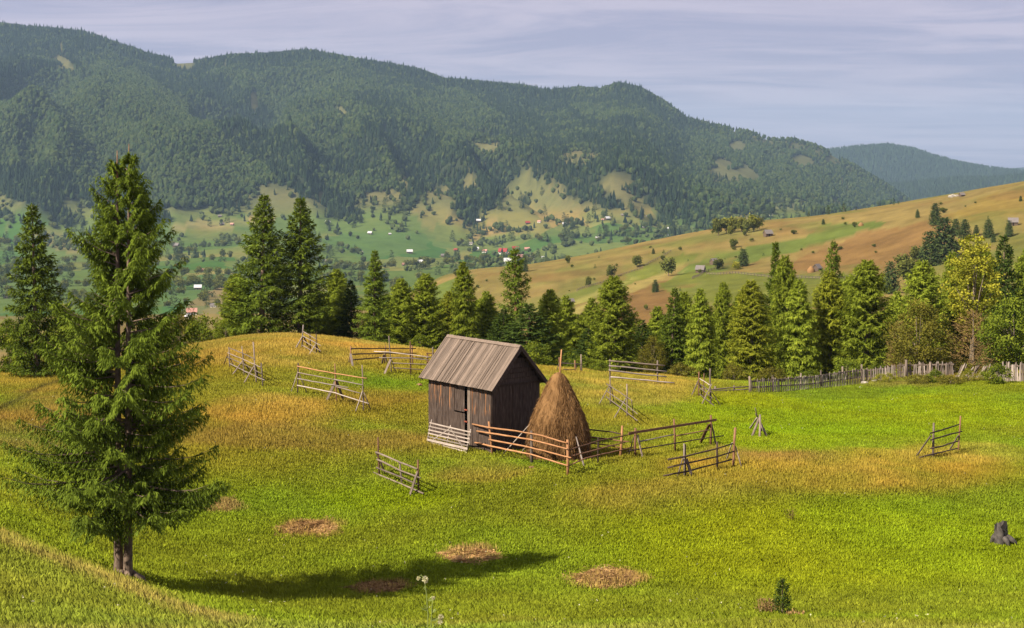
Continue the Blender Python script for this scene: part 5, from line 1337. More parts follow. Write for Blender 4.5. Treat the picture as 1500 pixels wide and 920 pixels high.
mu = ng.nodes.new('ShaderNodeMath'); mu.operation = 'MULTIPLY'; mu.inputs[1].default_value = 115.0
ng.links.new(na.outputs[0], mu.inputs[0]); ng.links.new(mu.outputs[0], dp.inputs['Density'])
ng.links.new(oi.outputs['Geometry'], dp.inputs['Mesh'])
ip = ng.nodes.new('GeometryNodeInstanceOnPoints'); ng.links.new(dp.outputs['Points'], ip.inputs['Points']); ng.links.new(gi.outputs[0], ip.inputs['Instance'])
rv = ng.nodes.new('FunctionNodeRandomValue'); rv.data_type = 'FLOAT_VECTOR'; rv.inputs[0].default_value = (-.12, -.12, 0); rv.inputs[1].default_value = (.12, .12, 6.28)
ng.links.new(rv.outputs[0], ip.inputs['Rotation'])
nb2 = ng.nodes.new('GeometryNodeInputNamedAttribute'); nb2.data_type = 'FLOAT'; nb2.inputs['Name'].default_value = 'gtall'
r2 = ng.nodes.new('FunctionNodeRandomValue'); r2.data_type = 'FLOAT'; r2.inputs[2].default_value = .55; r2.inputs[3].default_value = 1.35
ml = ng.nodes.new('ShaderNodeMath'); ml.operation = 'MULTIPLY_ADD'; ml.inputs[1].default_value = 1.3; ng.links.new(nb2.outputs[0], ml.inputs[0]); ng.links.new(r2.outputs[1], ml.inputs[2])
cbz = ng.nodes.new('ShaderNodeCombineXYZ'); ng.links.new(r2.outputs[1], cbz.inputs[0]); ng.links.new(r2.outputs[1], cbz.inputs[1]); ng.links.new(ml.outputs[0], cbz.inputs[2])
ng.links.new(cbz.outputs[0], ip.inputs['Scale']); ng.links.new(ip.outputs[0], go.inputs[0])
md = gr.modifiers.new('scatter', 'NODES'); md.node_group = ng

# broad-leaved herbs and tussocks between the grasses
rng = np.random.RandomState(78); n = 26
P = np.stack([rng.normal(size=n) * .10, rng.normal(size=n) * .10, np.full(n, .0)], -1); D = norm(np.stack([rng.normal(size=n), rng.normal(size=n), np.abs(rng.normal(size=n)) + .5], -1))
V, F, T = rhombi(P, D, rng.uniform(.05, .11, n), np.full(n, .016), rng, rng.rand(n))
hr = soup('meadow_herbs', V, F, M['grass'], None, tone=T * .8 + .1); tag(hr, 'low leafy herbs and tussocks scattered through the meadow grass', 'herbs', None, 'stuff')
ng2 = ng.copy(); md = hr.modifiers.new('scatter', 'NODES'); md.node_group = ng2
for nd in ng2.nodes:
    if nd.bl_idname == 'ShaderNodeMath' and nd.operation == 'MULTIPLY' : nd.inputs[1].default_value = 8.0
    if nd.bl_idname == 'ShaderNodeMath' and nd.operation == 'MULTIPLY_ADD': nd.inputs[1].default_value = .3
    if nd.bl_idname == 'GeometryNodeDistributePointsOnFaces': nd.inputs['Seed'].default_value = 5

# scattered meadow flowers
rng = np.random.RandomState(91); n = 420; Yf = rng.uniform(24, 82, n); xf = (rng.uniform(-20, 1520, n) - 750) / FPX * Yf; cl = vnoise(xf / 4, Yf / 4); kf = cl > .38; xf, Yf = xf[kf], Yf[kf]; n = len(xf)
P = np.repeat(np.stack([xf, Yf, samp(ZG, xf, Yf) + rng.uniform(.06, .16, n)], -1), 3, axis=0); D = norm(rng.normal(size=P.shape) + np.array([0, -.4, .6]))
V, F, T = rhombi(P, D, np.full(len(P), .038), np.full(len(P), .016), rng, rng.rand(len(P)))
tag(soup('meadow_flowers', V, F, M['petal'], None, tone=T), 'tiny pale and yellow flowers dotted over the meadow', 'flowers', None, 'stuff')

# ------------------------------------------------------------------ far trees (low detail, still solid)
def ring(n, r, z, ph=0): return [(r * math.cos(2 * math.pi * k / n + ph), r * math.sin(2 * math.pi * k / n + ph), z) for k in range(n)]
CT_V = np.array(ring(5, 1, .04) + [(0, 0, .72)] + ring(5, .66, .36, .6) + [(0, 0, 1.0)]); CT_F = [(k, (k + 1) % 5, 5) for k in range(5)] + [(6 + k, 6 + (k + 1) % 5, 11) for k in range(5)]
bm = bmesh.new(); bmesh.ops.create_icosphere(bm, subdivisions=1, radius=1); BT_V = np.array([v.co[:] for v in bm.verts]); BT_F = [tuple(v.index for v in f_.verts) for f_ in bm.faces]; bm.free()
BT_V = BT_V * np.array([1, 1, .5]) + np.array([0, 0, .52])
def scatter_mesh(TVt, TFt, pos, hgt, wid, colr, rng, jit=.16):
    n = len(pos); nv = len(TVt); an = rng.rand(n) * 6.283; ca, sa = np.cos(an), np.sin(an)
    X = TVt[None, :, 0] * wid[:, None]; Yv = TVt[None, :, 1] * wid[:, None]; Zv = TVt[None, :, 2] * hgt[:, None]
    X = X + rng.normal(size=X.shape) * jit * wid[:, None]; Yv = Yv + rng.normal(size=X.shape) * jit * wid[:, None]; Zv = Zv + rng.normal(size=X.shape) * .045 * hgt[:, None]
    V = np.stack([X * ca[:, None] - Yv * sa[:, None] + pos[:, None, 0], X * sa[:, None] + Yv * ca[:, None] + pos[:, None, 1], Zv + pos[:, None, 2]], -1).reshape(-1, 3)
    F = (np.array(TFt)[None] + (np.arange(n) * nv)[:, None, None]).reshape(-1, 3)
    C = np.repeat(colr, nv, axis=0) * rng.uniform(.85, 1.15, (n * nv, 1))
    return V, F, C
def rand_land(n, y0, y1, rng, s0=-60, s1=1560):
    Y = np.sqrt(rng.uniform(y0 * y0, y1 * y1, n)); s = rng.uniform(s0, s1, n); x = (s - 750) / FPX * Y
    z = samp(ZG, x, Y); py = HZ - z / Y * FPX
    return x, Y, z, s, py
rng = np.random.RandomState(88)
x, Y, z, s, py = rand_land(190000, 2150, 4480, rng)
fmv = forest_mask(s, py, Y, x); hm = samp(HMIN, x, np.maximum(Y * .985, 1))
keep = (rng.rand(len(x)) < fmv * .93) & (py - 26.0 / Y * FPX < hm + 4)
x, Y, z, s, py = [v[keep] for v in (x, Y, z, s, py)]
nw = fbm(x / 330, Y / 330, 4); sx = s + nw * 90; sy = py + nw * 60
broad = .10 + .85 * in_poly(sx, sy, [(-80, 140), (60, 98), (210, 112), (300, 175), (360, 230), (430, 292), (330, 300), (240, 322), (130, 262), (60, 235), (-80, 235)])
broad = np.maximum(broad, .8 * in_poly(sx, sy, [(340, 118), (470, 84), (560, 120), (520, 200), (470, 235), (400, 170)]))
broad = np.maximum(broad, .75 * in_poly(sx, sy, [(600, 140), (680, 135), (760, 190), (700, 230), (640, 200)]))
broad = np.maximum(broad, .75 * in_poly(sx, sy, [(820, 150), (920, 150), (960, 175), (880, 190)]))
broad = np.maximum(broad, .72 * sst(980, 1040, s) * sst(180, 200, py)); broad = np.where(fbm(x / 120 + 5, Y / 120, 3) > .12, .6, broad)
isb = rng.rand(len(x)) < broad
con = ~isb
g = rng.rand(con.sum(), 1)
hgt = 17 * rng.uniform(.45, 1.0, con.sum()) * (1 + .45 * (rng.rand(con.sum()) < .12)); V1, F1, C1 = scatter_mesh(CT_V, CT_F, np.stack([x, Y, z], -1)[con], hgt, hgt * rng.uniform(.18, .27, con.sum()), np.array([[.011, .022, .013]]) * (1 - g) + np.array([[.028, .044, .018]]) * g, rng)
print('forest conifers', con.sum(), 'broad', isb.sum())
fo = soup('spruce_forest', V1, F1, M['forest'], None, col=C1); tag(fo, 'dense dark spruce forest clothing the mountain slopes', 'forest', None, 'stuff')
g = rng.rand(isb.sum(), 1)
hgt = 14 * rng.uniform(.6, 1.15, isb.sum()); V1, F1, C1 = scatter_mesh(BT_V, BT_F, np.stack([x, Y, z], -1)[isb], hgt, hgt * rng.uniform(.26, .38, isb.sum()), np.array([[.025, .044, .015]]) * (1 - g) + np.array([[.054, .072, .022]]) * g, rng)
fo = soup('beech_forest', V1, F1, M['forest'], None, col=C1); tag(fo, 'lighter broadleaf forest mixed into the mountain slopes', 'forest', None, 'stuff')
x, Y, z, s, py = rand_land(34000, 5000, 7150, rng, 1080, 1560)
hm = samp(HMIN, x, Y * .985); keep = (rng.rand(len(x)) < forest_mask(s, py, Y, x)) & (py - 26 / Y * FPX < hm + 3); x, Y, z = x[keep], Y[keep], z[keep]
hgt = 26 * rng.uniform(.6, 1.2, len(x)); V1, F1, C1 = scatter_mesh(CT_V, CT_F, np.stack([x, Y, z], -1), hgt, hgt * .26, np.array([[.026, .042, .02]]) * rng.uniform(.7, 1.5, (len(x), 1)), rng)
fo = soup('far_forest', V1, F1, M['forest'], None, col=C1); tag(fo, 'hazy wooded hill beyond the mountain on the right', 'forest', None, 'stuff')

# individual far trees
M['far_light'] = leaf_mat('light grove leaves', (0.08, 0.095, 0.016), (0.25, 0.25, 0.04), .3)
def far_mesh(kind, seed, dense=1):
    rng = np.random.RandomState(seed)
    if kind == 'spruce':
        pr = (PROF_S[0], [v * .24 for v in PROF_S[1]]); (V, F, T), _ = conifer_arrays(1.0, pr, seed, int(34 * dense), 7 if dense < 2 else 10, 2 if dense < 2 else 4, tl=.075 if dense < 2 else .06, tw=.018, hang=.4, ragged=.35); mt = 'far_spruce'
    else:
        nc = 26; C = norm(rng.normal(size=(nc, 3))) * rng.uniform(.4, 1, (nc, 1)); C = C * np.array([.34, .34, .38]) + np.array([0, 0, .56]); idx = np.repeat(np.arange(nc), int(16 * dense)); P = C[idx] + rng.normal(size=(len(idx), 3)) * .07
        V, F, T = rhombi(P, norm(rng.normal(size=P.shape)), np.full(len(P), .12), np.full(len(P), .045), rng, np.clip(P[:, 2] * .8 + rng.uniform(-.3, .3, len(P)), 0, 1)); mt = {'broad': 'far_broad', 'light': 'far_light', 'yellow': 'leaf_yellow'}[kind]
    o = soup('crown', V, F, M[mt], None, tone=T); md = o.data; bpy.data.objects.remove(o)
    v, f_ = tube_arrays([Vector((0, 0, -.1)), Vector((0, 0, .3)), Vector((0, 0, .9))], [.03, .022, .006], 5); o = pydata('trunk', v, f_, M['bark'], None); mt_ = o.data; bpy.data.objects.remove(o)
    return md, mt_
M['far_spruce'] = leaf_mat('far spruce needles', (0.022, 0.040, 0.016), (0.085, 0.115, 0.032), .15); M['far_broad'] = leaf_mat('far broad leaves', (0.055, 0.075, 0.018), (0.20, 0.21, 0.045), .25)
FM = {'spruce': [far_mesh('spruce', 300 + i) for i in range(3)], 'broad': [far_mesh('broad', 310 + i) for i in range(3)], 'yellow': [far_mesh('yellow', 320)]}
MIDM = {'light': [far_mesh('light', 360 + i, 2) for i in range(2)], 'spruce': [far_mesh('spruce', 330 + i, 2.2) for i in range(2)], 'broad': [far_mesh('broad', 340 + i, 2) for i in range(2)], 'yellow': [far_mesh('yellow', 350, 2)]}
def far_tree(kind, px, py, hpx, label, group=None, ymin=150, wf=1.0, lib=None, trunk=True, name=None):
    g = hit(px, py, ymin); h = hpx * g.y / FPX; md, mt_ = RR.choice((lib or MIDM)[kind])
    nme = name or {'spruce': 'spruce_tree', 'broad': 'leafy_tree', 'light': 'leafy_tree', 'yellow': 'leafy_tree'}[kind]
    if trunk:
        e = empty(nme, label, 'tree', tuple(g), RR.uniform(0, 6), group); a_ = link('crown', md, e); b_ = link('trunk', mt_, e); a_.scale = (h * wf, h * wf, h); b_.scale = (h, h, h)
    else:
        e = link(nme, md, None, g - Vector((0, 0, h * .04))); e.rotation_euler = (0, 0, RR.uniform(0, 6)); e.scale = (h * wf, h * wf, h); tag(e, label, 'tree', group)
    return e
MT = [('broad', 933, 391, 17, 1.1, 'round dark tree highest in the row along the field edge on the tan hill'), ('broad', 896, 407, 19, 1.0, 'bushy tree in the middle of the field-edge row on the tan hill'), ('broad', 863, 420, 15, .9, 'small tree lowest in the field-edge row on the tan hill'),
      ('broad', 979, 404, 27, 1.0, 'large olive tree beside the green field on the tan hill'), ('spruce', 960, 428, 18, 1.1, 'small dark spruce on the brown slope below the large olive tree'), ('broad', 946, 454, 8, 1.1, 'tiny bush low on the brown slope'),
      ('broad', 1052, 395, 18, 1.1, 'dark tree right beside the two field huts'), ('spruce', 1089, 390, 25, 1.2, 'dark green tree behind the golden bush on the hill'), ('yellow', 1078, 395, 13, 1.3, 'golden bush in front of a dark tree on the hill'),
      ('broad', 1074, 363, 15, 1.2, 'solitary round bush on the tan hill below the grove'), ('broad', 1163, 343, 7, 1.7, 'low bush right of the grey field barn'), ('broad', 1252, 333, 9, 1.0, 'small bush near the skyline track'), ('spruce', 1206, 329, 8, 1.2, 'tiny conifer on the hill right of the barn'),
      ('broad', 1280, 362, 5, 1.5, 'dot-like dark bush on the brown hillside'), ('broad', 971, 381, 8, 1.1, 'tiny bush on the field boundary above the large olive tree'), ('spruce', 957, 372, 8, 1.1, 'tiny conifer on the tan slope left of the grove'), ('broad', 996, 367, 6, 1.2, 'tiny bush in the tan field below the skyline'),
      ('broad', 832, 386, 13, .9, 'yellow-green tree on the hill crest right of the village'), ('broad', 1230, 366, 6, 1.8, 'low dark bush on the brown slope above the shed'), ('spruce', 1344, 319, 12, 1.0, 'small tree near the hill crest left of the spruce cluster'),
      ('spruce', 1370, 330, 32, 1.0, 'tall spruce topping the cluster on the right hillside'), ('spruce', 1383, 382, 62, 1.15, 'broad dark spruce in front of the hillside cluster'), ('spruce', 1362, 390, 50, 1.1, 'dark spruce at the left of the hillside cluster'), ('spruce', 1400, 345, 24, 1.1, 'spruce right of the cluster top'), ('spruce', 1413, 350, 28, 1.2, 'round-topped conifer right of the cluster'),
      ('spruce', 1448, 348, 26, 1.1, 'lone spruce between the cluster and the field barn at the right'), ('spruce', 1478, 347, 24, .9, 'slender spruce just left below the right-hand field barn'), ('spruce', 1495, 295, 8, 1.1, 'dark small tree on the crest at the right edge'), ('broad', 1382, 312, 9, 1.6, 'bush above the spruce cluster'),
      ('spruce', 1305, 430, 46, 1.0, 'blue-green spruce deep in the gully left of the hillside cluster'), ('broad', 1330, 415, 36, 1.2, 'leafy tree filling the gully beside the blue-green spruce'), ('broad', 1345, 385, 24, 1.3, 'leafy bush climbing the gully'), ('broad', 1322, 392, 20, 1.4, 'low shrub on the gully rim'),
      ('broad', 1432, 388, 30, 1.2, 'olive scrub tree below the hillside spruces'), ('spruce', 1455, 355, 12, 1.2, 'low conifer beside the lone spruce on the right hill'), ('spruce', 1430, 346, 16, 1.0, 'small conifer beside the round-topped one'), ('broad', 1402, 368, 18, 1.3, 'shrub under the cluster of hillside spruces'),
      ('broad', 668, 404, 8, 1.4, 'dark shrub at the left foot of the tan hill'), ('spruce', 768, 398, 24, .9, 'dark tree at the hill edge behind the thin spruce'), ('broad', 838, 392, 5, 1.2, 'tiny bush on the crest near the yellow-green tree'), ('broad', 700, 422, 5, 1.6, 'brown dot bush on the left tan slope'), ('broad', 1025, 400, 6, 1.2, 'tiny shrub in front of the dark hut')]
for (k, px, py, h, wf, lab) in MT: far_tree(k, px, py, h, lab, None, 250, wf)
for i, (px, py, h) in enumerate([(1052, 345, 25), (1064, 342, 24), (1075, 341, 25), (1086, 340, 23), (1094, 341, 22), (1104, 339, 26), (1070, 345, 14), (1112, 336, 18), (1090, 346, 10)]):
    far_tree('light' if i % 4 else 'broad', px, py, h, 'light green tree of the loose grove on the tan hill crest', 'grove of trees on the hill crest', 250, .9)
rng = np.random.RandomState(55); k_n = 0
HREF = [(1125, 343, 'grey plank barn on the tan hill'), (1197, 392, 'grey shed on the hill shelf'), (1026, 396, 'dark plank hut on the hill'), (979, 398, 'large olive tree on the tan hill'), (836, 441, 'little grey hut on the lower hill'), (1484, 323, 'dark field barn at the right edge'), (1075, 330, 'loose grove on the hill crest'), (896, 400, 'field-edge tree row on the tan hill'), (740, 395, 'village end of the tan hill'), (1383, 360, 'hillside spruce cluster'), (1280, 362, 'brown hillside middle')]
while k_n < 46:
    px_ = rng.uniform(660, 1495); py_ = np.interp(px_, [650, 800, 1000, 1200, 1500], [408, 388, 350, 322, 275]) + rng.rand() ** 1.2 * 80 + 4
    if px_ > 1290 and py_ > 370: continue
    b_ = min(HREF, key=lambda h: (h[0] - px_) ** 2 + 4 * (h[1] - py_) ** 2); dx, dy = px_ - b_[0], py_ - b_[1]
    rel = ('right of' if dx > 0 else 'left of') if abs(dx) > 2 * abs(dy) else ('below' if dy > 0 else 'above')
    hh = rng.uniform(2.5, 6.5); far_tree('broad' if rng.rand() < .7 else 'spruce', px_, py_, hh, ['dot-like bush', 'low scrub bush', 'small bush'][int(hh > 4) + int(hh > 5.5)] + ' ' + rel + ' the ' + b_[2], 'scattered bushes on the tan hill', 250, rng.uniform(1, 1.7), FM, False, 'bush'); k_n += 1
# crest trees behind the skyline
for i, px in enumerate((1021, 1040, 1112, 1118, 1185, 1213, 1236, 1254, 1309, 1316)):
    far_tree('spruce', px, float(np.interp(px, [1000, 1100, 1200, 1320], [344, 327, 316, 299])), [7, 6, 11, 9, 8, 13, 14, 6, 5, 5][i], 'small dark tree silhouetted along the crest line of the tan hill', 'small trees on the hill crest', 500, 1.0, FM)

HO = [(480, 327, 6, 'log_wall', 'white_roof', 'white-roofed hut high on the fields right of the tall pair of spruces'), (542, 343, 6, 'log_wall', 'white_roof', 'white-roofed barn left on the large green field'),
      (600, 371, 8, 'log_wall', 'white_roof', 'white-roofed barn low in the middle of the large green field'), (616, 386, 8, 'log_wall', 'white_roof', 'white-roofed barn at the lower edge of the large green field'), (701, 325, 6, 'log_wall', 'white_roof', 'white-roofed barn on the hillside above the village'),
      (571, 344, 4, 'log_wall', 'white_roof', 'tiny pale hut on the upper edge of the large green field'), (690, 358, 5, 'white_wall', 'grey_roof', 'small white house left of the village'), (698, 366, 6, 'white_wall', 'white_roof', 'pale roofed house just left of the village'),
      (668, 368, 6, 'log_wall', 'red_roof', 'dark red-roofed barn left of the village'), (649, 376, 6, 'log_wall', 'grey_roof', 'dark small barn left of the village'), (592, 389, 6, 'log_wall', 'rose_roof', 'rusty roofed hut low on the left of the large green field'),
      (737, 372, 12, 'white_wall', 'red_roof', 'bright red-roofed white house at the village left'), (755, 367, 9, 'white_wall', 'red_roof', 'upper red-roofed house of the village'), (748, 374, 7, 'white_wall', 'rose_roof', 'white-walled house beside the bright red-roofed one'),
      (772, 367, 7, 'log_wall', 'rose_roof', 'brown house at the village right'), (762, 379, 9, 'white_wall', 'rose_roof', 'rosy roofed house in the lower village'), (778, 380, 8, 'white_wall', 'grey_roof', 'white house in the lower village right'),
      (745, 387, 13, 'white_wall', 'white_roof', 'long pale roofed building below the village'), (768, 386, 8, 'rose_roof', 'rose_roof', 'brick-coloured shed below the village'), (799, 383, 6, 'white_wall', 'white_roof', 'small white roofed house at the right end of the village'), (795, 378, 4, 'white_wall', 'white_roof', 'tiny white house above the right end of the village'),
      (710, 370, 7, 'white_wall', 'rose_roof', 'rosy house at the village left edge'), (773, 328, 6, 'log_wall', 'red_roof', 'red-roofed hut in the side valley above the village'), (790, 326, 5, 'white_wall', 'rose_roof', 'pale house in the side valley above the village'), (827, 330, 6, 'log_wall', 'white_roof', 'white-roofed hut right of the side valley'),
      (890, 322, 7, 'log_wall', 'white_roof', 'white-roofed barn on the slope right above the tan hill'), (883, 323, 4, 'log_wall', 'rose_roof', 'small brown hut beside the white-roofed slope barn'), (875, 350, 5, 'log_wall', 'white_roof', 'white hut on the green field above the tan hill'), (942, 334, 5, 'log_wall', 'white_roof', 'white hut far right on the valley slope'),
      (980, 337, 6, 'log_wall', 'white_roof', 'upper white hut beyond the tan hill crest'), (979, 347, 6, 'log_wall', 'white_roof', 'lower white hut just above the tan hill crest'), (912, 316, 4, 'log_wall', 'grey_roof', 'dark hut on the slope left of the forest edge'), (948, 318, 4, 'log_wall', 'grey_roof', 'grey hut near the forest edge'),
      (1113, 321, 5, 'log_wall', 'grey_roof', 'grey hut on the pale field behind the hill grove'), (1129, 316, 4, 'white_wall', 'grey_roof', 'small pale hut behind the hill crest'), (325, 330, 6, 'log_wall', 'grey_roof', 'dark hut on the upper meadow left of the tall pair of spruces'), (340, 330, 5, 'log_wall', 'rose_roof', 'second hut on the upper meadow beside the dark hut'), (322, 318, 5, 'log_wall', 'grey_roof', 'hut at the forest edge above the upper meadow'),
      (403, 373, 7, 'log_wall', 'grey_roof', 'grey roofed house seen between the tall pair of spruces'), (290, 424, 10, 'log_wall', 'white_roof', 'pale roofed farmhouse right of the tall twin-stemmed spruce'), (297, 398, 7, 'log_wall', 'rose_roof', 'rusty roofed barn above the pale roofed farmhouse'), (258, 362, 9, 'log_wall', 'grey_roof', 'long low grey roof beside the twin-stemmed spruce top'),
      (281, 461, 14, 'white_wall', 'rose_roof', 'rosy long roof low down right of the twin-stemmed spruce'), (276, 466, 9, 'white_wall', 'white_roof', 'white shed in front of the rosy long roof'), (312, 450, 8, 'white_wall', 'grey_roof', 'pale house right of the rosy long roof'), (529, 371, 5, 'log_wall', 'grey_roof', 'grey hut on the green field near the pointed spruce'),
      (10, 437, 7, 'log_wall', 'grey_roof', 'grey house at the far left valley edge'), (479, 384, 6, 'log_wall', 'grey_roof', 'grey roof right of the tall pair of spruces')]
HLAB = []
def near_label(px, py, what):
    best = min(HO, key=lambda h: (h[0] - px) ** 2 + 4 * (h[1] - py) ** 2); dx, dy = px - best[0], py - best[1]
    rel = ('right of' if dx > 0 else 'left of') if abs(dx) > 2 * abs(dy) else ('below' if dy > 0 else 'above')
    far_ = 'just ' if abs(dx) < 16 and abs(dy) < 8 else ''
    return ' '.join((what + ' ' + far_ + rel + ' the ' + best[5]).split()[:16])
# valley trees: hedgerows and scattered trees; the biggest ones are separate objects
rng = np.random.RandomState(123)
x, Y, z, s, py = rand_land(26000, 1050, 3300, rng, -20, 1350)
fmv = forest_mask(s, py, Y, x); hm = samp(HMIN, x, Y * .985)
hedge = np.abs(fbm(x / 170 + 31, Y / 110 + 7, 3)); clump = fbm(x / 60 + 3, Y / 60, 3)
prob = (hedge < .022) * .75 + (hedge < .05) * (clump > .05) * .45 + .02 + .25 * (clump > .2)
edge_ = sst(0, 60, np.interp(s, [a for a, b in FB], [b for a, b in FB]) + 60 - py); prob = prob + .18 * edge_
vill = np.exp(-((s - 740) / 60) ** 2 - ((py - 372) / 14) ** 2); prob = prob * (1 - .4 * vill)
green_f = in_poly(s, py, [(480, 354), (545, 340), (600, 340), (672, 366), (650, 388), (570, 385)]); prob = np.where(green_f, prob * .12, prob)
keep = (rng.rand(len(x)) < prob * 1.0) & (fmv < .5) & (py - 16.0 / Y * FPX < hm + 1)
x, Y, z, s, py = [v[keep] for v in (x, Y, z, s, py)]
isb = rng.rand(len(x)) < (.55 + .2 * (py > 350)); hg = np.where(isb, 9.5, 16) * rng.uniform(.55, 1.2, len(x))
size = hg / Y
print('valley trees', len(x))
rest = []
for kind, msk in (('spruce', ~isb), ('broad', isb)):
    idx = np.where(msk & (py < hm[keep] + 1))[0]; order = idx[np.argsort(-size[idx])]; big = order[:270]
    for i in big:
        where = ('on the green fields left of the tall pair of spruces' if s[i] < 420 else 'on the valley fields left of the red-roofed village' if s[i] < 700 else 'on the valley fields around the red-roofed village' if s[i] < 860 else 'on the far valley fields beyond the tan hill')
        md, mt_ = RR.choice(FM[kind]); nme = 'spruce_tree' if kind == 'spruce' else 'leafy_tree'
        e = link(nme, md, None, (x[i], Y[i], z[i] - hg[i] * .04)); e.rotation_euler = (0, 0, RR.uniform(0, 6)); wf = 1 if kind == 'spruce' else 1.15; e.scale = (hg[i] * wf, hg[i] * wf, hg[i])
        tag(e, near_label(s[i], py[i], (['small', 'slim', 'tall'] if kind == 'spruce' else ['low', 'small', 'broad'])[int(np.clip(hg[i] / (16 if kind == 'spruce' else 9.5) * 2.6 - 1.2, 0, 2))] + (' dark spruce' if kind == 'spruce' else ' leafy tree')), 'tree', ('far spruces ' if kind == 'spruce' else 'far leafy trees ') + where)
    rest.append(np.setdiff1d(np.where(msk)[0], big))
for r_, tv_, tf_, wk, cc_, nme, lb in ((rest[0], CT_V, CT_F, .22, (.024, .038, .018), 'distant_spruces', 'smallest far spruces sprinkled along hedges and forest edge'), (rest[1], BT_V, BT_F, .5, (.050, .066, .022), 'distant_leafy_trees', 'smallest far leafy trees and hedges in the valley')):
    if len(r_) == 0: continue
    V1, F1, C1 = scatter_mesh(tv_, tf_, np.stack([x, Y, z], -1)[r_], hg[r_], hg[r_] * wk, np.array([cc_]) * rng.uniform(.7, 1.5, (len(r_), 1)), rng)
    o = soup(nme, V1, F1, M['forest'], None, col=C1); tag(o, lb, 'trees', None, 'stuff')

# ------------------------------------------------------------------ houses and field huts
def house(label, px, py, wpx, wall, roof, ry=0.0, ymin=900, name='house', cat='house', aspect=.62, hh=.42, rh=.34, detail=True, group=None):
    g = hit(px, py, ymin); w = wpx * g.y / FPX; d = w * aspect; h = w * hh; r = w * rh
    e = empty(name, label, cat, tuple(g - Vector((0, 0, .1 * h))), ry, group)
    V = [(-w / 2, -d / 2, 0), (w / 2, -d / 2, 0), (w / 2, d / 2, 0), (-w / 2, d / 2, 0), (-w / 2, -d / 2, h), (w / 2, -d / 2, h), (w / 2, d / 2, h), (-w / 2, d / 2, h), (-w / 2, 0, h + r * .93), (w / 2, 0, h + r * .93)]
    F = [(0, 1, 5, 4), (1, 2, 6, 9, 5), (2, 3, 7, 6), (3, 0, 4, 8, 7), (4, 5, 9, 8), (6, 7, 8, 9)]
    pydata('wall', V, F, M[wall], e)
    ow = w * .57; od = d * .62; zt_ = h + r; ze = h - r * .22; tk = w * .03
    RV = [(-ow, -od, ze), (ow, -od, ze), (ow, 0, zt_), (-ow, 0, zt_), (ow, od, ze), (-ow, od, ze), (-ow, -od, ze - tk), (ow, -od, ze - tk), (ow, 0, zt_ - tk), (-ow, 0, zt_ - tk), (ow, od, ze - tk), (-ow, od, ze - tk)]
    RF = [(0, 1, 2, 3), (3, 2, 4, 5), (7, 6, 9, 8), (8, 9, 11, 10), (0, 6, 7, 1), (4, 10, 11, 5), (1, 7, 8, 2), (2, 8, 10, 4), (3, 9, 6, 0), (5, 11, 9, 3)]
    pydata('roof', RV, RF, M[roof], e)
    if detail:
        def panel(nm, x0, x1, z0, z1, mat):
            y = -d / 2; t_ = w * .012; V = [(x0, y - t_, z0), (x1, y - t_, z0), (x1, y - t_, z1), (x0, y - t_, z1), (x0, y, z0), (x1, y, z0), (x1, y, z1), (x0, y, z1)]
            pydata(nm, V, [(0, 1, 2, 3), (0, 4, 5, 1), (1, 5, 6, 2), (2, 6, 7, 3), (3, 7, 4, 0)], M[mat], e)
        panel('door', -w * .06, w * .07, 0, h * .75, 'log_wall' if wall != 'log_wall' else 'black')
        if wall == 'white_wall':
            panel('window', -w * .36, -w * .22, h * .35, h * .75, 'glass'); panel('window', w * .22, w * .36, h * .35, h * .75, 'glass')
    return e
for i, (px, py, w, wl, rf_, lab) in enumerate(HO):
    house(lab, px, py, w, wl, rf_, [.5, -.35, .2, -.6, .1][i % 5])
for (px, py, w, ry, lab) in [(1125, 346, 11, .3, 'grey plank barn on the tan hill below the grove'), (1197, 397, 12, .9, 'grey shed with a haystack beside it on the hill shelf'), (1026, 399, 12, -.4, 'dark plank hut among bushes on the green hill field'), (1046, 387, 10, .6, 'grey roofed hut behind the dark plank hut'), (836, 445, 9, .5, 'little grey hut on the lower left of the tan hill'), (1484, 330, 13, -.3, 'dark field barn at the right edge on the hill'), (1409, 288, 7, .3, 'pale hut roof behind the right-hand crest')]:
    house(lab, px, py, w, 'log_wall', 'grey_roof', ry, 250, 'field_hut', 'hut', .8, .5, .42)
def small_stack(label, px, py, wpx, hpx, ymin, mat='hay'):
    g = hit(px, py, ymin); w = wpx * g.y / FPX / 2; h = hpx * g.y / FPX; V, F = [], []
    pr = [(0, 1), (.3, 1.05), (.6, .8), (.85, .4), (1, .05)]
    for (t_, r) in pr:
        for k in range(12): a_ = k * math.pi / 6; rr = w * r * RR.uniform(.92, 1.08); V.append((math.cos(a_) * rr, math.sin(a_) * rr, h * t_ - .1))
    for i in range(4):
        for k in range(12): k2 = (k + 1) % 12; F.append((i * 12 + k, i * 12 + k2, i * 12 + 12 + k2, i * 12 + 12 + k))
    o = soup('haystack', V, F, M[mat], None, tone=np.full(len(V), .75), loc=g, smooth=True); tag(o, label, 'haystack')
small_stack('orange-brown haystack beside the grey shed on the hill shelf', 1188, 399, 11, 10, 250); small_stack('low hay heap on the brown hillside above the shed', 1225, 362, 11, 4, 250); small_stack('hay heap near the crest track on the hill', 1261, 331, 8, 6, 250)
for (px, py, w, h, lab) in [(1395, 289, 12, 7, 'left pale rock pile on the right-hand crest'), (1401, 288, 8, 6, 'right pale rock pile on the right-hand crest')]:
    stone(lab, px, py, w / 2 * 700 / FPX, 500)
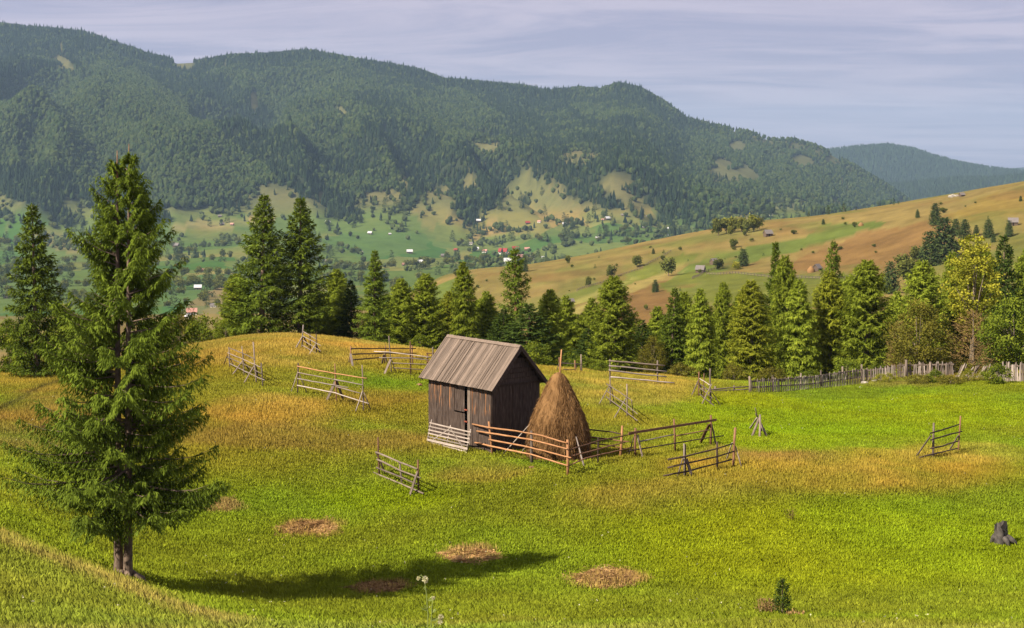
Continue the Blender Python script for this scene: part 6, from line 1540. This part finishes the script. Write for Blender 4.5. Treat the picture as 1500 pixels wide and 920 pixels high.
# thin field fences on the hill
def far_fence(label, pts, n, h=1.0, ymin=250):
    e = None
    P = [hit(a, b, ymin) for a, b in pts]; e = empty('field_fence', label, 'fence', tuple(P[0])); 
    V, F = [], []
    def addbox(c, sx, sy, sz):
        k = len(V)
        for (u, v, w_) in ((-1, -1, 0), (1, -1, 0), (1, 1, 0), (-1, 1, 0), (-1, -1, 1), (1, -1, 1), (1, 1, 1), (-1, 1, 1)): V.append((c[0] + u * sx, c[1] + v * sy, c[2] + w_ * sz))
        F.extend([(k, k + 1, k + 5, k + 4), (k + 1, k + 2, k + 6, k + 5), (k + 2, k + 3, k + 7, k + 6), (k + 3, k, k + 4, k + 7), (k + 4, k + 5, k + 6, k + 7)])
    for a, b in zip(P[:-1], P[1:]):
        m_ = max(2, int((b - a).length / 2.5)); prev = None
        for i in range(m_):
            q = a.lerp(b, i / m_); q.z = ground(q.x, q.y); addbox(q - P[0], .09, .09, h)
    o = pydata('posts', V, F, M['grey_wood'], e); o['kind'] = 'stuff'
    for hh in (.45, .85):
        pts_ = []
        for a, b in zip(P[:-1], P[1:]):
            for i in range(8): q = a.lerp(b, i / 8); pts_.append(Vector((q.x, q.y, ground(q.x, q.y) + hh * h)) - P[0])
        v, f_ = tube_arrays(pts_, [.07] * len(pts_), 4); pydata('rail', v, f_, M['grey_wood'], e)
far_fence('brown fence line climbing from the hut to the olive tree on the hill', [(1014, 409), (1030, 400), (1050, 394), (1070, 392)], 10)
far_fence('pale fence line crossing the green shelf of the hill', [(1035, 402), (1100, 404), (1180, 408), (1290, 411)], 10)
far_fence('fence line along the row of field-edge trees on the tan hill', [(845, 427), (875, 417), (910, 404), (945, 391)], 10)
far_fence('fence line across the upper tan field', [(946, 389), (970, 377), (985, 368)], 10)

# ------------------------------------------------------------------ haze
hv = [(-8600, -60, -260), (8600, -60, -260), (8600, 14600, -260), (-8600, 14600, -260), (-8600, -60, 620), (8600, -60, 620), (8600, 14600, 620), (-8600, 14600, 620)]
mh, th, oh_ = newmat('valley haze')
pv = N(th, 'ShaderNodeVolumePrincipled'); pv.inputs['Density'].default_value = 0.000060; pv.inputs['Color'].default_value = (0.50, 0.74, 1.0, 1); pv.inputs['Anisotropy'].default_value = 0.1
L(th, pv.outputs[0], oh_.inputs['Volume'])
hz = pydata('haze', hv, [(3, 2, 1, 0), (4, 5, 6, 7), (0, 1, 5, 4), (1, 2, 6, 5), (2, 3, 7, 6), (3, 0, 4, 7)], mh)
tag(hz, 'thin blue air over the valley', 'haze', None, 'stuff')
print('terrain z', ZG.min(), ZG.max())
